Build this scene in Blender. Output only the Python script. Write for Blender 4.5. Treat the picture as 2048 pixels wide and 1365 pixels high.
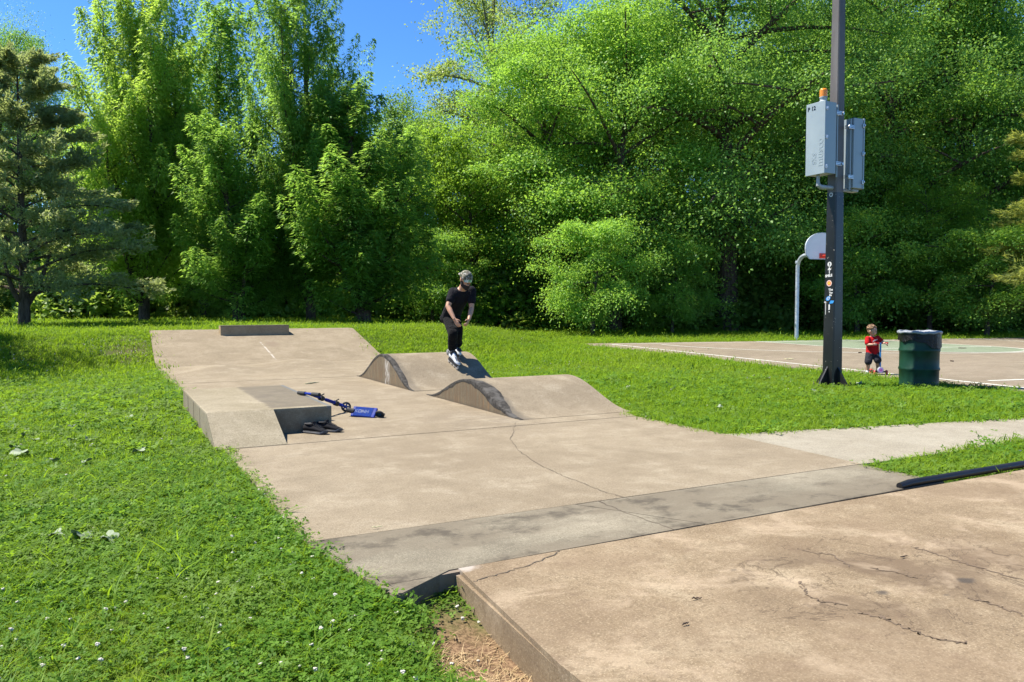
import bpy, bmesh, math, random
import numpy as np
from mathutils import Vector, Matrix
PI = math.pi
R = math.radians
for o in list(bpy.data.objects): bpy.data.objects.remove(o)
scn = bpy.context.scene
C = scn.collection

# ------------------------------------------------------------------ camera, sky, sun, exposure
F, CX, CY, YH, HC = 1548.0, 1024.0, 682.5, 614.0, 1.25
PITCH = math.atan((CY - YH) / F); YAW = math.atan(820 / F)
FW = np.array([math.sin(YAW) * math.cos(PITCH), math.cos(YAW) * math.cos(PITCH), -math.sin(PITCH)])
RT = np.array([math.cos(YAW), -math.sin(YAW), 0.0]); UP = np.cross(RT, FW)
EYE = np.array([0, 0, HC])
cam_d = bpy.data.cameras.new('camera'); cam = bpy.data.objects.new('camera', cam_d); C.objects.link(cam)
cam_d.sensor_width = 36; cam_d.lens = 36 * F / 2048; cam_d.clip_start = .05; cam_d.clip_end = 2000
m = Matrix.Identity(4)
for i in range(3):
    m[i][0] = RT[i]; m[i][1] = UP[i]; m[i][2] = -FW[i]; m[i][3] = EYE[i]
cam.matrix_world = m
scn.camera = cam
SUN_AZ, SUN_EL = R(-54), R(60)
SD = Vector((math.sin(SUN_AZ) * math.cos(SUN_EL), math.cos(SUN_AZ) * math.cos(SUN_EL), math.sin(SUN_EL)))
w = bpy.data.worlds.new('World'); scn.world = w; w.use_nodes = True
nt = w.node_tree; bg = nt.nodes['Background']
sky = nt.nodes.new('ShaderNodeTexSky'); sky.sky_type = 'NISHITA'; sky.sun_disc = False
sky.sun_elevation = SUN_EL; sky.sun_rotation = SUN_AZ; sky.altitude = 300
sky.air_density = 0.7; sky.dust_density = 0.0; sky.ozone_density = 8.0
hsat = nt.nodes.new('ShaderNodeHueSaturation'); hsat.inputs['Saturation'].default_value = 1.12
nt.links.new(sky.outputs[0], hsat.inputs['Color']); nt.links.new(hsat.outputs[0], bg.inputs[0]); bg.inputs[1].default_value = 0.115
sl = bpy.data.lights.new('sun', 'SUN'); sl.energy = 5.0; sl.angle = R(.53); sl.color = (1, .94, .83)
so = bpy.data.objects.new('sun', sl); C.objects.link(so)
so.rotation_euler = (-SD).to_track_quat('-Z', 'Y').to_euler()
scn.view_settings.view_transform = 'Standard'; scn.view_settings.look = 'None'
scn.view_settings.exposure = 1.25; scn.view_settings.gamma = 1

# ------------------------------------------------------------------ helpers
def ray(x, y): return FW * F + RT * (x - CX) - UP * (y - CY)
def at(x, y, z=0.0):
    r = ray(x, y); return EYE + r * ((z - HC) / r[2])
def atd(x, y, d): return EYE + ray(x, y) * (d / F)
rng = np.random.default_rng(7); random.seed(7)

def link(o, parent=None):
    C.objects.link(o)
    if parent is not None: o.parent = parent
    return o
def tag(o, label=None, cat=None, group=None, kind=None):
    if label: o['label'] = label
    if cat: o['category'] = cat
    if group: o['group'] = group
    if kind: o['kind'] = kind
    return o
def empty(name, loc=(0, 0, 0), rz=0.0, label=None, cat=None, group=None, kind=None):
    o = bpy.data.objects.new(name, None); o.empty_display_size = .1
    o.location = loc; o.rotation_euler = (0, 0, rz); link(o)
    return tag(o, label, cat, group, kind)
def mesh_np(name, v, f, mat, parent=None, smooth=False, attr=None):
    me = bpy.data.meshes.new(name); me.from_pydata([tuple(map(float, p)) for p in v], [], [tuple(int(i) for i in q) for q in f])
    me.update()
    if smooth: me.polygons.foreach_set('use_smooth', [True] * len(me.polygons))
    o = bpy.data.objects.new(name, me)
    if mat is not None: me.materials.append(mat)
    return link(o, parent)
def fast_mesh(name, v, k, mat, attr=None):
    """v: (n*k,3) array, every k consecutive vertices one face"""
    n = len(v) // k
    me = bpy.data.meshes.new(name)
    me.vertices.add(len(v)); me.vertices.foreach_set('co', np.asarray(v, np.float32).ravel())
    me.loops.add(n * k); me.loops.foreach_set('vertex_index', np.arange(n * k, dtype=np.int32))
    me.polygons.add(n); me.polygons.foreach_set('loop_start', np.arange(0, n * k, k, dtype=np.int32))
    me.update(calc_edges=True)
    if attr is not None:
        a = me.attributes.new('tone', 'FLOAT', 'POINT'); a.data.foreach_set('value', np.asarray(attr, np.float32))
    me.materials.append(mat)
    return me
class MB:
    def __init__(s): s.bm = bmesh.new()
    def box(s, a, b, mtx=None, bev=0.0, seg=1):
        a = Vector(a); b = Vector(b)
        r = bmesh.ops.create_cube(s.bm, size=1)
        M = Matrix.Translation((a + b) / 2) @ Matrix.Diagonal((abs(b.x - a.x), abs(b.y - a.y), abs(b.z - a.z), 1))
        if mtx is not None: M = mtx @ M
        bmesh.ops.transform(s.bm, matrix=M, verts=r['verts'])
        if bev:
            es = list({e for v in r['verts'] for e in v.link_edges})
            bmesh.ops.bevel(s.bm, geom=es, offset=bev, segments=seg, affect='EDGES', profile=.6)
        return s
    def ring_loft(s, rings, cap=True):
        """rings: list of lists of points (equal count)"""
        vs = [[s.bm.verts.new(tuple(p)) for p in r] for r in rings]
        n = len(vs[0])
        for a, b in zip(vs, vs[1:]):
            for i in range(n):
                s.bm.faces.new((a[i], a[(i + 1) % n], b[(i + 1) % n], b[i]))
        if cap:
            s.bm.faces.new(vs[0][::-1]); s.bm.faces.new(vs[-1])
        return s
    def tube(s, pts, rad, n=10, cap=True):
        pts = [Vector(tuple(p)) for p in pts]
        if not hasattr(rad, '__len__'): rad = [rad] * len(pts)
        rings = []; u = None
        for i, p in enumerate(pts):
            t = (pts[min(i + 1, len(pts) - 1)] - pts[max(i - 1, 0)]).normalized()
            if u is None:
                u = t.cross(Vector((0, 0, 1)) if abs(t.z) < .9 else Vector((1, 0, 0))).normalized()
            u = (u - t * u.dot(t)).normalized(); q = t.cross(u)
            rings.append([p + (u * math.cos(2 * PI * k / n) + q * math.sin(2 * PI * k / n)) * rad[i] for k in range(n)])
        return s.ring_loft(rings, cap)
    def lathe(s, prof, n=24, mtx=None, cap=True):
        rings = []
        for r, z in prof:
            q = [Vector((r * math.cos(2 * PI * k / n), r * math.sin(2 * PI * k / n), z)) for k in range(n)]
            rings.append([mtx @ p for p in q] if mtx is not None else q)
        return s.ring_loft(rings, cap)
    def ball(s, c, r, mtx=None, u=14, v=9):
        M = Matrix.Translation(tuple(c)) @ (mtx if mtx is not None else Matrix.Identity(4)) @ Matrix.Diagonal((*(r if hasattr(r, '__len__') else (r, r, r)), 1))
        bmesh.ops.create_uvsphere(s.bm, u_segments=u, v_segments=v, radius=1, matrix=M); return s
    def poly(s, pts, z0, z1):
        a = [s.bm.verts.new((p[0], p[1], z0)) for p in pts]; b = [s.bm.verts.new((p[0], p[1], z1)) for p in pts]
        s.bm.faces.new(b); s.bm.faces.new(a[::-1])
        for i in range(len(pts)):
            j = (i + 1) % len(pts); s.bm.faces.new((a[i], a[j], b[j], b[i]))
        return s
    def mesh(s, name, mat, smooth=False):
        bmesh.ops.recalc_face_normals(s.bm, faces=s.bm.faces)
        me = bpy.data.meshes.new(name); s.bm.to_mesh(me); s.bm.free()
        if smooth:
            me.polygons.foreach_set('use_smooth', [True] * len(me.polygons))
            if smooth != 'all': me.set_sharp_from_angle(angle=R(40))
        me.materials.append(mat); return me
    def build(s, name, mat, parent=None, smooth=False):
        return link(bpy.data.objects.new(name, s.mesh(name, mat, smooth)), parent)
def remesh(me, voxel, smooth=4):
    """turn overlapping closed pieces into one continuous skin"""
    o = bpy.data.objects.new('tmp', me); C.objects.link(o)
    md = o.modifiers.new('r', 'REMESH'); md.mode = 'VOXEL'; md.voxel_size = voxel
    ms = o.modifiers.new('s', 'SMOOTH'); ms.iterations = smooth; ms.factor = .5
    dg = bpy.context.evaluated_depsgraph_get(); ev = o.evaluated_get(dg)
    out = bpy.data.meshes.new_from_object(ev, depsgraph=dg)
    bpy.data.objects.remove(o)
    out.polygons.foreach_set('use_smooth', [True] * len(out.polygons)); return out
def skin(mb, name, mat, parent, voxel, smooth=4):
    me = remesh(mb.mesh(name, mat), voxel, smooth); me.name = name
    if not me.materials: me.materials.append(mat)
    return link(bpy.data.objects.new(name, me), parent)
def text_mesh(s, size, extrude=0.0008, bold=0.0):
    cu = bpy.data.curves.new('txt', 'FONT'); cu.body = s; cu.size = size; cu.extrude = extrude; cu.offset = bold
    cu.align_x = 'CENTER'; cu.align_y = 'CENTER'; cu.resolution_u = 3
    o = bpy.data.objects.new('txt', cu); C.objects.link(o)
    dg = bpy.context.evaluated_depsgraph_get()
    me = bpy.data.meshes.new_from_object(o.evaluated_get(dg), depsgraph=dg)
    bpy.data.objects.remove(o); return me

# ------------------------------------------------------------------ materials
class NT:
    def __init__(s, name):
        s.m = bpy.data.materials.new(name); s.m.use_nodes = True; s.t = s.m.node_tree
        s.b = s.t.nodes['Principled BSDF']; s.b.inputs['Specular IOR Level'].default_value = .3
        s.out = s.t.nodes['Material Output']; s._pos = None
    def n(s, ty, **kw):
        x = s.t.nodes.new('ShaderNode' + ty)
        for k, v in kw.items(): setattr(x, k, v)
        return x
    def l(s, a, b): s.t.links.new(a, b)
    def set(s, sock, v):
        if isinstance(v, bpy.types.NodeSocket): s.l(v, sock)
        elif isinstance(v, tuple) and len(v) == 3 and sock.type == 'RGBA': sock.default_value = (*v, 1)
        else: sock.default_value = v
    def pos(s):
        if s._pos is None: s._pos = s.n('NewGeometry').outputs['Position']
        return s._pos
    def noise(s, scale, detail=4, rough=.55, vec=None, stretch=None, dist=0.0):
        x = s.n('TexNoise'); x.inputs['Scale'].default_value = scale; x.inputs['Detail'].default_value = detail
        x.inputs['Roughness'].default_value = rough; x.inputs['Distortion'].default_value = dist
        v = vec or s.pos()
        if stretch:
            mp = s.n('Mapping'); mp.inputs['Scale'].default_value = stretch; s.l(v, mp.inputs['Vector']); v = mp.outputs[0]
        s.l(v, x.inputs['Vector']); return x.outputs[0]
    def ramp(s, f, a, b, ca=0.0, cb=1.0):
        x = s.n('MapRange'); x.interpolation_type = 'SMOOTHSTEP'
        s.set(x.inputs[0], f); x.inputs[1].default_value = a; x.inputs[2].default_value = b
        x.inputs[3].default_value = ca; x.inputs[4].default_value = cb; return x.outputs[0]
    def mix(s, f, a, b, mode='MIX'):
        x = s.n('Mix', data_type='RGBA', blend_type=mode); s.set(x.inputs[0], f); s.set(x.inputs[6], a); s.set(x.inputs[7], b); return x.outputs[2]
    def math(s, op, a, b=0.0, c=0.0):
        x = s.n('Math', operation=op); s.set(x.inputs[0], a); s.set(x.inputs[1], b); s.set(x.inputs[2], c); return x.outputs[0]
    def xyz(s):
        x = s.n('SeparateXYZ'); s.l(s.pos(), x.inputs[0]); return x.outputs
    def dist(s, p, sc=(1, 1, 1)):
        a = s.n('VectorMath', operation='SUBTRACT'); s.l(s.pos(), a.inputs[0]); a.inputs[1].default_value = p
        b = s.n('VectorMath', operation='MULTIPLY'); s.l(a.outputs[0], b.inputs[0]); b.inputs[1].default_value = sc
        c = s.n('VectorMath', operation='LENGTH'); s.l(b.outputs[0], c.inputs[0]); return c.outputs['Value']
    def bump(s, h, strength=.3, d=.01):
        x = s.n('Bump'); x.inputs['Strength'].default_value = strength; x.inputs['Distance'].default_value = d
        s.l(h, x.inputs['Height']); s.l(x.outputs[0], s.b.inputs['Normal'])
    def done(s, col, rough=.8, metal=0.0, spec=None):
        s.set(s.b.inputs['Base Color'], col); s.set(s.b.inputs['Roughness'], rough); s.b.inputs['Metallic'].default_value = metal
        if spec is not None: s.b.inputs['Specular IOR Level'].default_value = spec
        return s.m
def paint(name, col, rough=.5, metal=0.0, var=.12, scale=9, spec=.4, coat=0.0):
    t = NT(name); n = t.noise(scale, 5)
    c = t.mix(t.ramp(n, .3, .7), tuple(x * (1 - var) for x in col), tuple(min(1, x * (1 + var)) for x in col))
    if coat: t.b.inputs['Coat Weight'].default_value = coat
    return t.done(c, t.ramp(n, .25, .75, max(.05, rough - .08), min(1, rough + .1)), metal, spec)
def concrete(name, base, dark, light, stain=.5, big=.55, extra=None, bump=.25, k=.72):
    base, dark, light = ((q[0] * k * .96, q[1] * k, q[2] * k * .97) for q in (base, dark, light))
    t = NT(name)
    n1 = t.noise(big, 6, .65); n2 = t.noise(2.6, 8, .68, dist=.3); n3 = t.noise(11, 8, .78); n4 = t.noise(62, 5, .85); n5 = t.noise(120, 3, .7)
    ns = t.noise(1.6, 7, .68, stretch=(.3, 2.4, 1))
    c = t.mix(t.ramp(n1, .34, .66), base, dark)
    c = t.mix(t.math('MULTIPLY', t.ramp(n2, .47, .72), .8), c, light)
    c = t.mix(t.math('MULTIPLY', t.ramp(n2, .52, .30), .55), c, tuple(x * .82 for x in dark))
    c = t.mix(t.math('MULTIPLY', t.ramp(ns, .50, .74), stain), c, tuple(x * .62 for x in dark))
    c = t.mix(t.math('MULTIPLY', t.ramp(n3, .48, .70), .42), c, tuple(x * .62 for x in dark))
    c = t.mix(t.math('MULTIPLY', t.ramp(n3, .46, .30), .35), c, light)
    c = t.mix(t.math('MULTIPLY', t.ramp(n4, .47, .64), .62), c, tuple(x * .48 for x in dark))
    c = t.mix(t.math('MULTIPLY', t.ramp(n5, .52, .64), .42), c, tuple(min(.8, x * 1.45) for x in light))
    sp = t.noise(38, 2, .5)
    c = t.mix(t.math('MULTIPLY', t.ramp(sp, .70, .75), .6), c, tuple(x * .3 for x in dark))
    if extra: c = extra(t, c)
    h = t.math('ADD', t.math('MULTIPLY', n4, .8), t.math('MULTIPLY', n3, .8)); t.bump(h, bump, .008)
    return t.done(c, .88, 0, .25)

CB, CD, CL = (.315, .245, .172), (.255, .193, .132), (.40, .325, .24)
def pad_extra(t, c):
    x, y, z = t.xyz(); nn = t.noise(2.2, 5, .6)
    # dark scuffed wash along the front of the roller and scuff streaks
    d = t.ramp(t.dist((3.7, 7.7, 0), (1.0, .8, 1)), .2, 1.0, 1, 0)
    sk = t.ramp(t.noise(5, 5, .6, stretch=(.5, 3.5, 1)), .5, .62)
    return t.mix(t.math('MULTIPLY', t.math('MULTIPLY', d, sk), .6), c, (.13, .105, .08))
M_pad = concrete('pad_concrete', CB, CD, CL, .35, extra=pad_extra)
def strip_extra(t, c):
    n = t.noise(.85, 7, .66, stretch=(.8, 1.6, 1)); n2 = t.noise(3.2, 7, .72)
    c = t.mix(t.ramp(n, .40, .58, .1, .8), c, (.125, .103, .073))
    return t.mix(t.math('MULTIPLY', t.math('MULTIPLY', t.ramp(n2, .48, .64), t.ramp(n, .42, .55)), .8), c, (.055, .046, .034))
M_strip = concrete('strip_concrete', (.31, .26, .195), (.235, .2, .15), (.39, .33, .25), .4, .9, extra=strip_extra)
def fg_extra(t, c):
    n = t.noise(2.4, 6, .6, dist=.8)
    m0 = t.ramp(t.dist((3.25, 2.3, 0), (.85, 1.35, 1)), .35, .95, 1, 0)
    m1 = t.math('MULTIPLY', m0, t.ramp(n, .42, .58))
    c = t.mix(t.math('MULTIPLY', m1, .8), c, (.105, .073, .045))
    bl = t.math('MULTIPLY', t.ramp(t.noise(.9, 6, .62), .44, .62), .36); c = t.mix(bl, c, (.155, .108, .068))
    edge = t.ramp(t.math('ABSOLUTE', t.math('SUBTRACT', t.noise(1.9, 7, .6, dist=1.2), .5)), 0, .012, 1, 0)
    c = t.mix(t.math('MULTIPLY', t.math('MULTIPLY', edge, t.ramp(m0, .0, .35)), .8), c, (.075, .052, .032))
    c = t.mix(t.math('MULTIPLY', t.ramp(t.noise(2.1, 8, .7, dist=.5), .50, .66), .42), c, (.37, .29, .2))
    c = t.mix(t.math('MULTIPLY', t.ramp(t.noise(5.5, 6, .7), .55, .7), .35), c, (.145, .10, .065))
    for p, r in (((2.98, 2.18, 0), .035), ((3.2, 2.03, 0), .016), ((2.62, 2.7, 0), .02), ((3.45, 2.1, 0), .05)):
        nd = t.math('ADD', t.dist(p, (1, 1.5, 1)), t.math('MULTIPLY', t.noise(18, 4), .05))
        c = t.mix(t.ramp(nd, r, r + .04, .85, 0), c, (.05, .042, .035))
    # pale rim dust and the chipped white corner
    nd = t.math('ADD', t.dist((1.5, 3.33, 0), (1, 1.6, .4)), t.math('MULTIPLY', t.noise(14, 5), .16))
    return t.mix(t.ramp(nd, .13, .19, .75, 0), c, (.36, .32, .28))
M_fg = concrete('foreground_concrete', (.30, .215, .138), (.235, .163, .10), (.41, .315, .215), .25, 1.1, extra=fg_extra, bump=.35)
M_path = concrete('path_concrete', (.37, .318, .252), (.32, .268, .206), (.43, .378, .305), .12)
def court_extra(t, c):
    s = t.noise(2.2, 6, .7, stretch=(.5, 3, 1)); return t.mix(t.math('MULTIPLY', t.ramp(s, .52, .68), .5), c, (.16, .115, .08))
M_court = concrete('court_concrete', (.30, .235, .175), (.235, .182, .13), (.37, .3, .225), .4, .35, extra=court_extra)
def side_extra(t, c):
    x, y, z = t.xyz()
    sn = t.noise(3.5, 5, .7, stretch=(1, 4.5, .7))
    c = t.mix(t.ramp(sn, .42, .60, .1, .9), c, (.115, .08, .048))
    c = t.mix(t.math('MULTIPLY', t.ramp(t.noise(7, 4, .7, stretch=(1, 5, .5)), .55, .7), .5), c, (.24, .135, .06))
    wy = t.ramp(t.math('ABSOLUTE', t.math('SUBTRACT', y, 11.95)), .05, .16, 1, 0)
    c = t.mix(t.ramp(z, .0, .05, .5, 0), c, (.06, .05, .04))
    return t.mix(t.math('MULTIPLY', wy, t.ramp(t.noise(9, 5, .7, stretch=(1, 6, .8)), .48, .6, 0, .8)), c, (.5, .48, .45))
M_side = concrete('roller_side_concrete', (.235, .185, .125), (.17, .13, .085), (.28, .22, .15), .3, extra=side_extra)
def rim_extra(t, c):
    x, y, z = t.xyz(); n = t.noise(4.5, 6, .7)
    e = t.math('SUBTRACT', x, t.math('MULTIPLY', n, .25))
    return t.mix(t.math('MULTIPLY', t.ramp(e, 4.02, 4.13, .8, 0), t.ramp(y, 10.2, 10.6, 1, .6)), c, (.10, .085, .066))
M_roll = concrete('roller_concrete', CB, CD, CL, .25, extra=rim_extra)
def ledge_extra(t, c):
    x, y, z = t.xyz(); n = t.noise(5, 5, .7)
    e = t.math('ADD', x, t.math('MULTIPLY', n, .13))
    top = t.math('MULTIPLY', t.ramp(z, .235, .248), t.math('MULTIPLY', t.ramp(e, 1.50, 1.56), t.ramp(y, 7.8, 7.9)))
    c = t.mix(t.math('MULTIPLY', top, t.ramp(t.noise(4, 6, .7), .3, .7, .6, .95)), c, (.105, .088, .066))
    d2 = t.math('MULTIPLY', t.ramp(x, 1.46, 1.49), t.math('MULTIPLY', t.ramp(y, 7.85, 7.80), t.ramp(z, .235, .22)))  # recess wall mixed darker and browner, painting in the shade that falls there
    c = t.mix(t.math('MULTIPLY', d2, t.ramp(t.noise(6, 6, .75), .35, .65, .1, .7)), c, (.15, .108, .066))
    # steel-blue edge wax line along the grinding edge
    ed = t.math('MULTIPLY', t.ramp(x, 1.985, 2.0), t.ramp(z, .2, .24))
    return t.mix(t.math('MULTIPLY', ed, .7), c, (.1, .115, .125))
M_ledge = concrete('ledge_concrete', (.33, .27, .19), (.275, .22, .145), (.41, .34, .25), .3, extra=ledge_extra)
def curb_extra(t, c):
    x, y, z = t.xyz(); n = t.noise(9, 5, .7)
    return t.mix(t.ramp(t.math('ADD', z, t.math('MULTIPLY', n, .06)), .79, .81, 0, .85), c, (.06, .05, .045))
M_curb = concrete('curb_concrete', (.5, .35, .215), (.38, .265, .16), (.54, .4, .26), .3, extra=curb_extra)
def ramp_extra(t, c):
    nd = t.math('ADD', t.dist((3.65, 19.3, .4), (1, .6, 1)), t.math('MULTIPLY', t.noise(7, 5), .2))
    c = t.mix(t.ramp(nd, .2, .34, .7, 0), c, (.16, .12, .085))
    x, y, z = t.xyz()
    wl = t.math('ABSOLUTE', t.math('ADD', t.math('SUBTRACT', x, 3.42), t.math('MULTIPLY', t.math('SUBTRACT', y, 19.0), .04)))
    k = t.math('MULTIPLY', t.ramp(t.math('ADD', wl, t.math('MULTIPLY', t.noise(5, 3), .06)), .03, .06, .28, 0), t.math('MULTIPLY', t.ramp(y, 17.9, 18.1), t.ramp(y, 19.6, 19.4)))
    return t.mix(t.math('MULTIPLY', k, t.ramp(t.noise(6, 3), .4, .5)), c, (.75, .73, .7))
M_ramp = concrete('bank_concrete', (.31, .238, .165), (.255, .193, .13), (.38, .30, .22), .4, extra=ramp_extra)
M_crack = paint('crack_dark', (.085, .066, .048), .95)
M_bed = paint('joint_filler', (.17, .135, .1), .95)
M_white_line = concrete('white_line_paint', (.85, .82, .76), (.75, .71, .65), (.9, .88, .83), .15)
M_green = concrete('green_court_paint', (.24, .28, .19), (.2, .235, .155), (.3, .33, .24), .5)

# soil / ground
def ground_mat():
    t = NT('lawn_soil'); n = t.noise(.5, 5); n2 = t.noise(9, 6, .7); n3 = t.noise(60, 3, .7)
    c = t.mix(t.ramp(n2, .35, .65), (.028, .055, .010), (.05, .085, .016))
    c = t.mix(t.math('MULTIPLY', t.ramp(n, .5, .7), .5), c, (.075, .075, .025))
    c = t.mix(t.math('MULTIPLY', t.ramp(n3, .5, .7), .6), c, (.03, .03, .012))
    ba = t.math('ADD', t.dist((1.25, 2.45, -.1), (1.5, .7, 1)), t.math('MULTIPLY', n2, .35))
    c = t.mix(t.ramp(ba, .45, .85, 1, 0), c, t.mix(t.ramp(n3, .4, .6), (.10, .06, .035), (.2, .13, .075)))
    bb = t.math('ADD', t.dist((.55, 19.2, .4), (1.3, .5, 1)), t.math('MULTIPLY', n2, .4))
    c = t.mix(t.ramp(bb, .35, 1.1, .8, 0), c, (.10, .085, .04))
    t.bump(n2, .6, .03); return t.done(c, .95, 0, .1)
M_ground = ground_mat()

# ------------------------------------------------------------------ terrain
def sm(a, b, x):
    t = np.clip((x - a) / (b - a), 0, 1); return t * t * (3 - 2 * t)
def terrain(x, y):
    x = np.asarray(x, float); y = np.asarray(y, float)
    far = sm(17.3, 21.5, y) * (1 - sm(9, 15, x)) * (.63 - .1 * sm(25, 60, y))
    right = .3 * sm(24, 40, y) * sm(9, 15, x)
    z = -.035 + far + right
    inramp = (x > .9) & (x < 6.1) & (y > 17.5) & (y < 20.85)
    z = np.where(inramp, np.minimum(z, .66 * np.clip((y - 17.7) / 3.1, 0, 1) - .06), z)
    dip = .125 * np.exp(-(((x - 1.38) / .36) ** 2 + ((y - 2.4) / 1.0) ** 2) ** 2)
    z = z - dip * (x < 1.6)
    z = z + .02 * np.sin(x * .9 + 1) * np.sin(y * .7) * sm(0, 1.2, np.maximum(.9 - x, x - 5.6)) * (1 - sm(8, 11.5, x))
    under_court = (x > 11.2) & (y < 23)
    return np.where(under_court, np.minimum(z, -.03), z)
def grid_axis(lo, hi, f_lo, f_hi, fine, n):
    a = list(np.arange(f_lo, f_hi + 1e-6, fine))
    left = list(f_lo - np.geomspace(fine, f_lo - lo, n))[::-1]; right = list(f_hi + np.geomspace(fine, hi - f_hi, n))
    return np.array(left + a + right)
gx = grid_axis(-500, 560, -6, 18, .3, 26); gy = grid_axis(-400, 600, -4, 30, .3, 26)
X, Y = np.meshgrid(gx, gy); Z = terrain(X, Y)
V = np.stack([X.ravel(), Y.ravel(), Z.ravel()], 1); nx, ny = len(gx), len(gy)
FQ = [(j * nx + i, j * nx + i + 1, (j + 1) * nx + i + 1, (j + 1) * nx + i) for j in range(ny - 1) for i in range(nx - 1)]
tag(mesh_np('ground', V, FQ, M_ground, smooth=True), kind='structure')

# ------------------------------------------------------------------ skate pad
pad = empty('skate_pad', (0, 0, 0), kind='structure')
def slab(name, pts, z0, z1, mat, parent, bev=.003):
    mb = MB(); mb.poly(pts, z0, z1)
    if bev:
        es = [e for e in mb.bm.edges if all(abs(v.co.z - z1) < 1e-6 for v in e.verts)]
        bmesh.ops.bevel(mb.bm, geom=es, offset=bev, segments=2, affect='EDGES')
    return mb.build(name, mat, parent)
g = .0016
slab('concrete_panel', [(.93, 4.1 + g), (5.33, 4.1 + g), (5.4, 5.7), (5.38, 7.12 - g), (.92, 7.12 - g)], -.14, 0, M_pad, pad)
slab('concrete_panel', [(.92, 7.12 + g), (5.38, 7.12 + g), (5.5, 7.5), (5.5, 10.6 - g), (.93, 10.6 - g)], -.14, .002, M_pad, pad)
slab('concrete_panel', [(.93, 10.6 + g), (5.5, 10.6 + g), (5.55, 13.6 - g), (.95, 13.6 - g)], -.14, 0, M_pad, pad)
slab('concrete_panel', [(.95, 13.6 + g), (5.55, 13.6 + g), (5.95, 15), (5.97, 17.8), (.97, 17.8)], -.14, .002, M_pad, pad)
slab('concrete_panel', [(1.09, 3.15), (1.12, 3.15), (1.43, 3.345), (3.05, 3.365), (2.62, 4.1 - g), (.93, 4.1 - g)], -.16, .002, M_strip, pad, .004)
slab('concrete_panel', [(3.058, 3.365), (5.30, 3.40), (5.31, 4.1 - g), (2.628, 4.1 - g)], -.16, 0, M_strip, pad, .003)
slab('joint_bed', [(1.2, 3.3), (5.2, 3.45), (5.28, 17.5), (1.0, 17.5), (1.0, 4.1)], -.2, -.003, M_bed, pad, 0)
fgs = empty('foreground_slab', (0, 0, 0), kind='structure')
slab('concrete_panel', [(1.455, 3.352), (9.5, 3.395), (9.5, -4), (1.28, -4), (1.385, 2.27)], -.17, .006, M_fg, fgs, .022)
mb = MB(); mb.tube([(4.84, 3.425, .012), (4.95, 3.428, .022), (9.5, 3.44, .022)], [.024, .027, .027], 12)
tag(mb.build('coping_pipe', paint('black_coping_steel', (.03, .03, .033), .38, .6), fgs, True), 'black steel coping pipe along the slab edge')
def ribbon(name, pts, wdt, z, parent, mat=M_crack, seed=1, jit=.02, sub=9):
    r = random.Random(seed); P = []
    for a, b in zip(pts, pts[1:]):
        for k in range(sub): P.append((a[0] + (b[0] - a[0]) * k / sub, a[1] + (b[1] - a[1]) * k / sub))
    P.append(pts[-1]); P = [(x + r.uniform(-jit, jit), y + r.uniform(-jit, jit)) for x, y in P]
    v = []; f = []
    for i, (x, y) in enumerate(P):
        a = P[max(i - 1, 0)]; b = P[min(i + 1, len(P) - 1)]; d = math.hypot(b[0] - a[0], b[1] - a[1]) or 1
        nx_, ny_ = -(b[1] - a[1]) / d, (b[0] - a[0]) / d; ww = wdt * r.uniform(.35, 1.1)
        v += [(x + nx_ * ww, y + ny_ * ww, z), (x - nx_ * ww, y - ny_ * ww, z)]
        if i: f.append((2 * i - 2, 2 * i - 1, 2 * i + 1, 2 * i))
    return mesh_np(name, v, f, mat, parent)
def G(*pp): return [tuple(at(x, y)[:2]) for x, y in pp]
ribbon('crack', G((1032, 846), (1020, 880), (1040, 905), (1085, 935), (1140, 958), (1210, 985), (1262, 1000)), .0035, .0035, pad, seed=3, jit=.012)
ribbon('crack', G((1196, 1003), (1255, 1028), (1350, 1061)), .004, .0035, pad, seed=5, jit=.008)
ribbon('crack', G((945, 1168), (1010, 1148), (1075, 1128), (1120, 1105)), .004, .0085, fgs, seed=6, jit=.012)
M_vein = paint('brown_stain_line', (.115, .082, .054), .95)
for i, pts in enumerate((((1600, 1168), (1612, 1190), (1640, 1207), (1690, 1214)), ((1720, 1230), (1770, 1240), (1800, 1256), (1850, 1275), (1900, 1288), (1935, 1290)), ((1830, 1098), (1880, 1115), (1950, 1136), (2048, 1165)), ((1605, 1105), (1660, 1112), (1700, 1136)), ((1940, 1200), (1985, 1212), (2048, 1235)), ((1745, 1140), (1800, 1150), (1835, 1160)))):
    ribbon('stain_line', G(*pts), .006, .0082, fgs, M_vein, 20 + i, .014, 11)
ribbon('crack', G((758, 1173), (864, 1155)), .003, .004, pad, seed=7, jit=.003)

# low swirl mounds in front of the bank
def mound(cx, cy, rx, ry, h, lab):
    v = []; f = []; nr, na = 10, 36
    for i in range(nr + 1):
        t = i / nr
        for k in range(na):
            a = 2 * PI * k / na; wob = 1 + .12 * math.sin(3 * a + cx)
            v.append((cx + rx * t * math.cos(a) * wob, cy + ry * t * math.sin(a) * wob, .004 + h * (.5 + .5 * math.cos(PI * t)) ** 1.2 - .003 * (i == nr)))
    for i in range(nr):
        for k in range(na):
            f.append((i * na + k, i * na + (k + 1) % na, (i + 1) * na + (k + 1) % na, (i + 1) * na + k))
    o = mesh_np('concrete_mound', v, f, M_pad, smooth=True); tag(o, lab, 'concrete mound'); return o
mound(2.05, 16.1, 1.0, 1.6, .10, 'low rounded concrete mound beside the grass at the foot of the bank')
mound(3.75, 16.9, 1.15, 1.5, .12, 'low rounded concrete mound centred below the dark stain on the bank')

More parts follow.
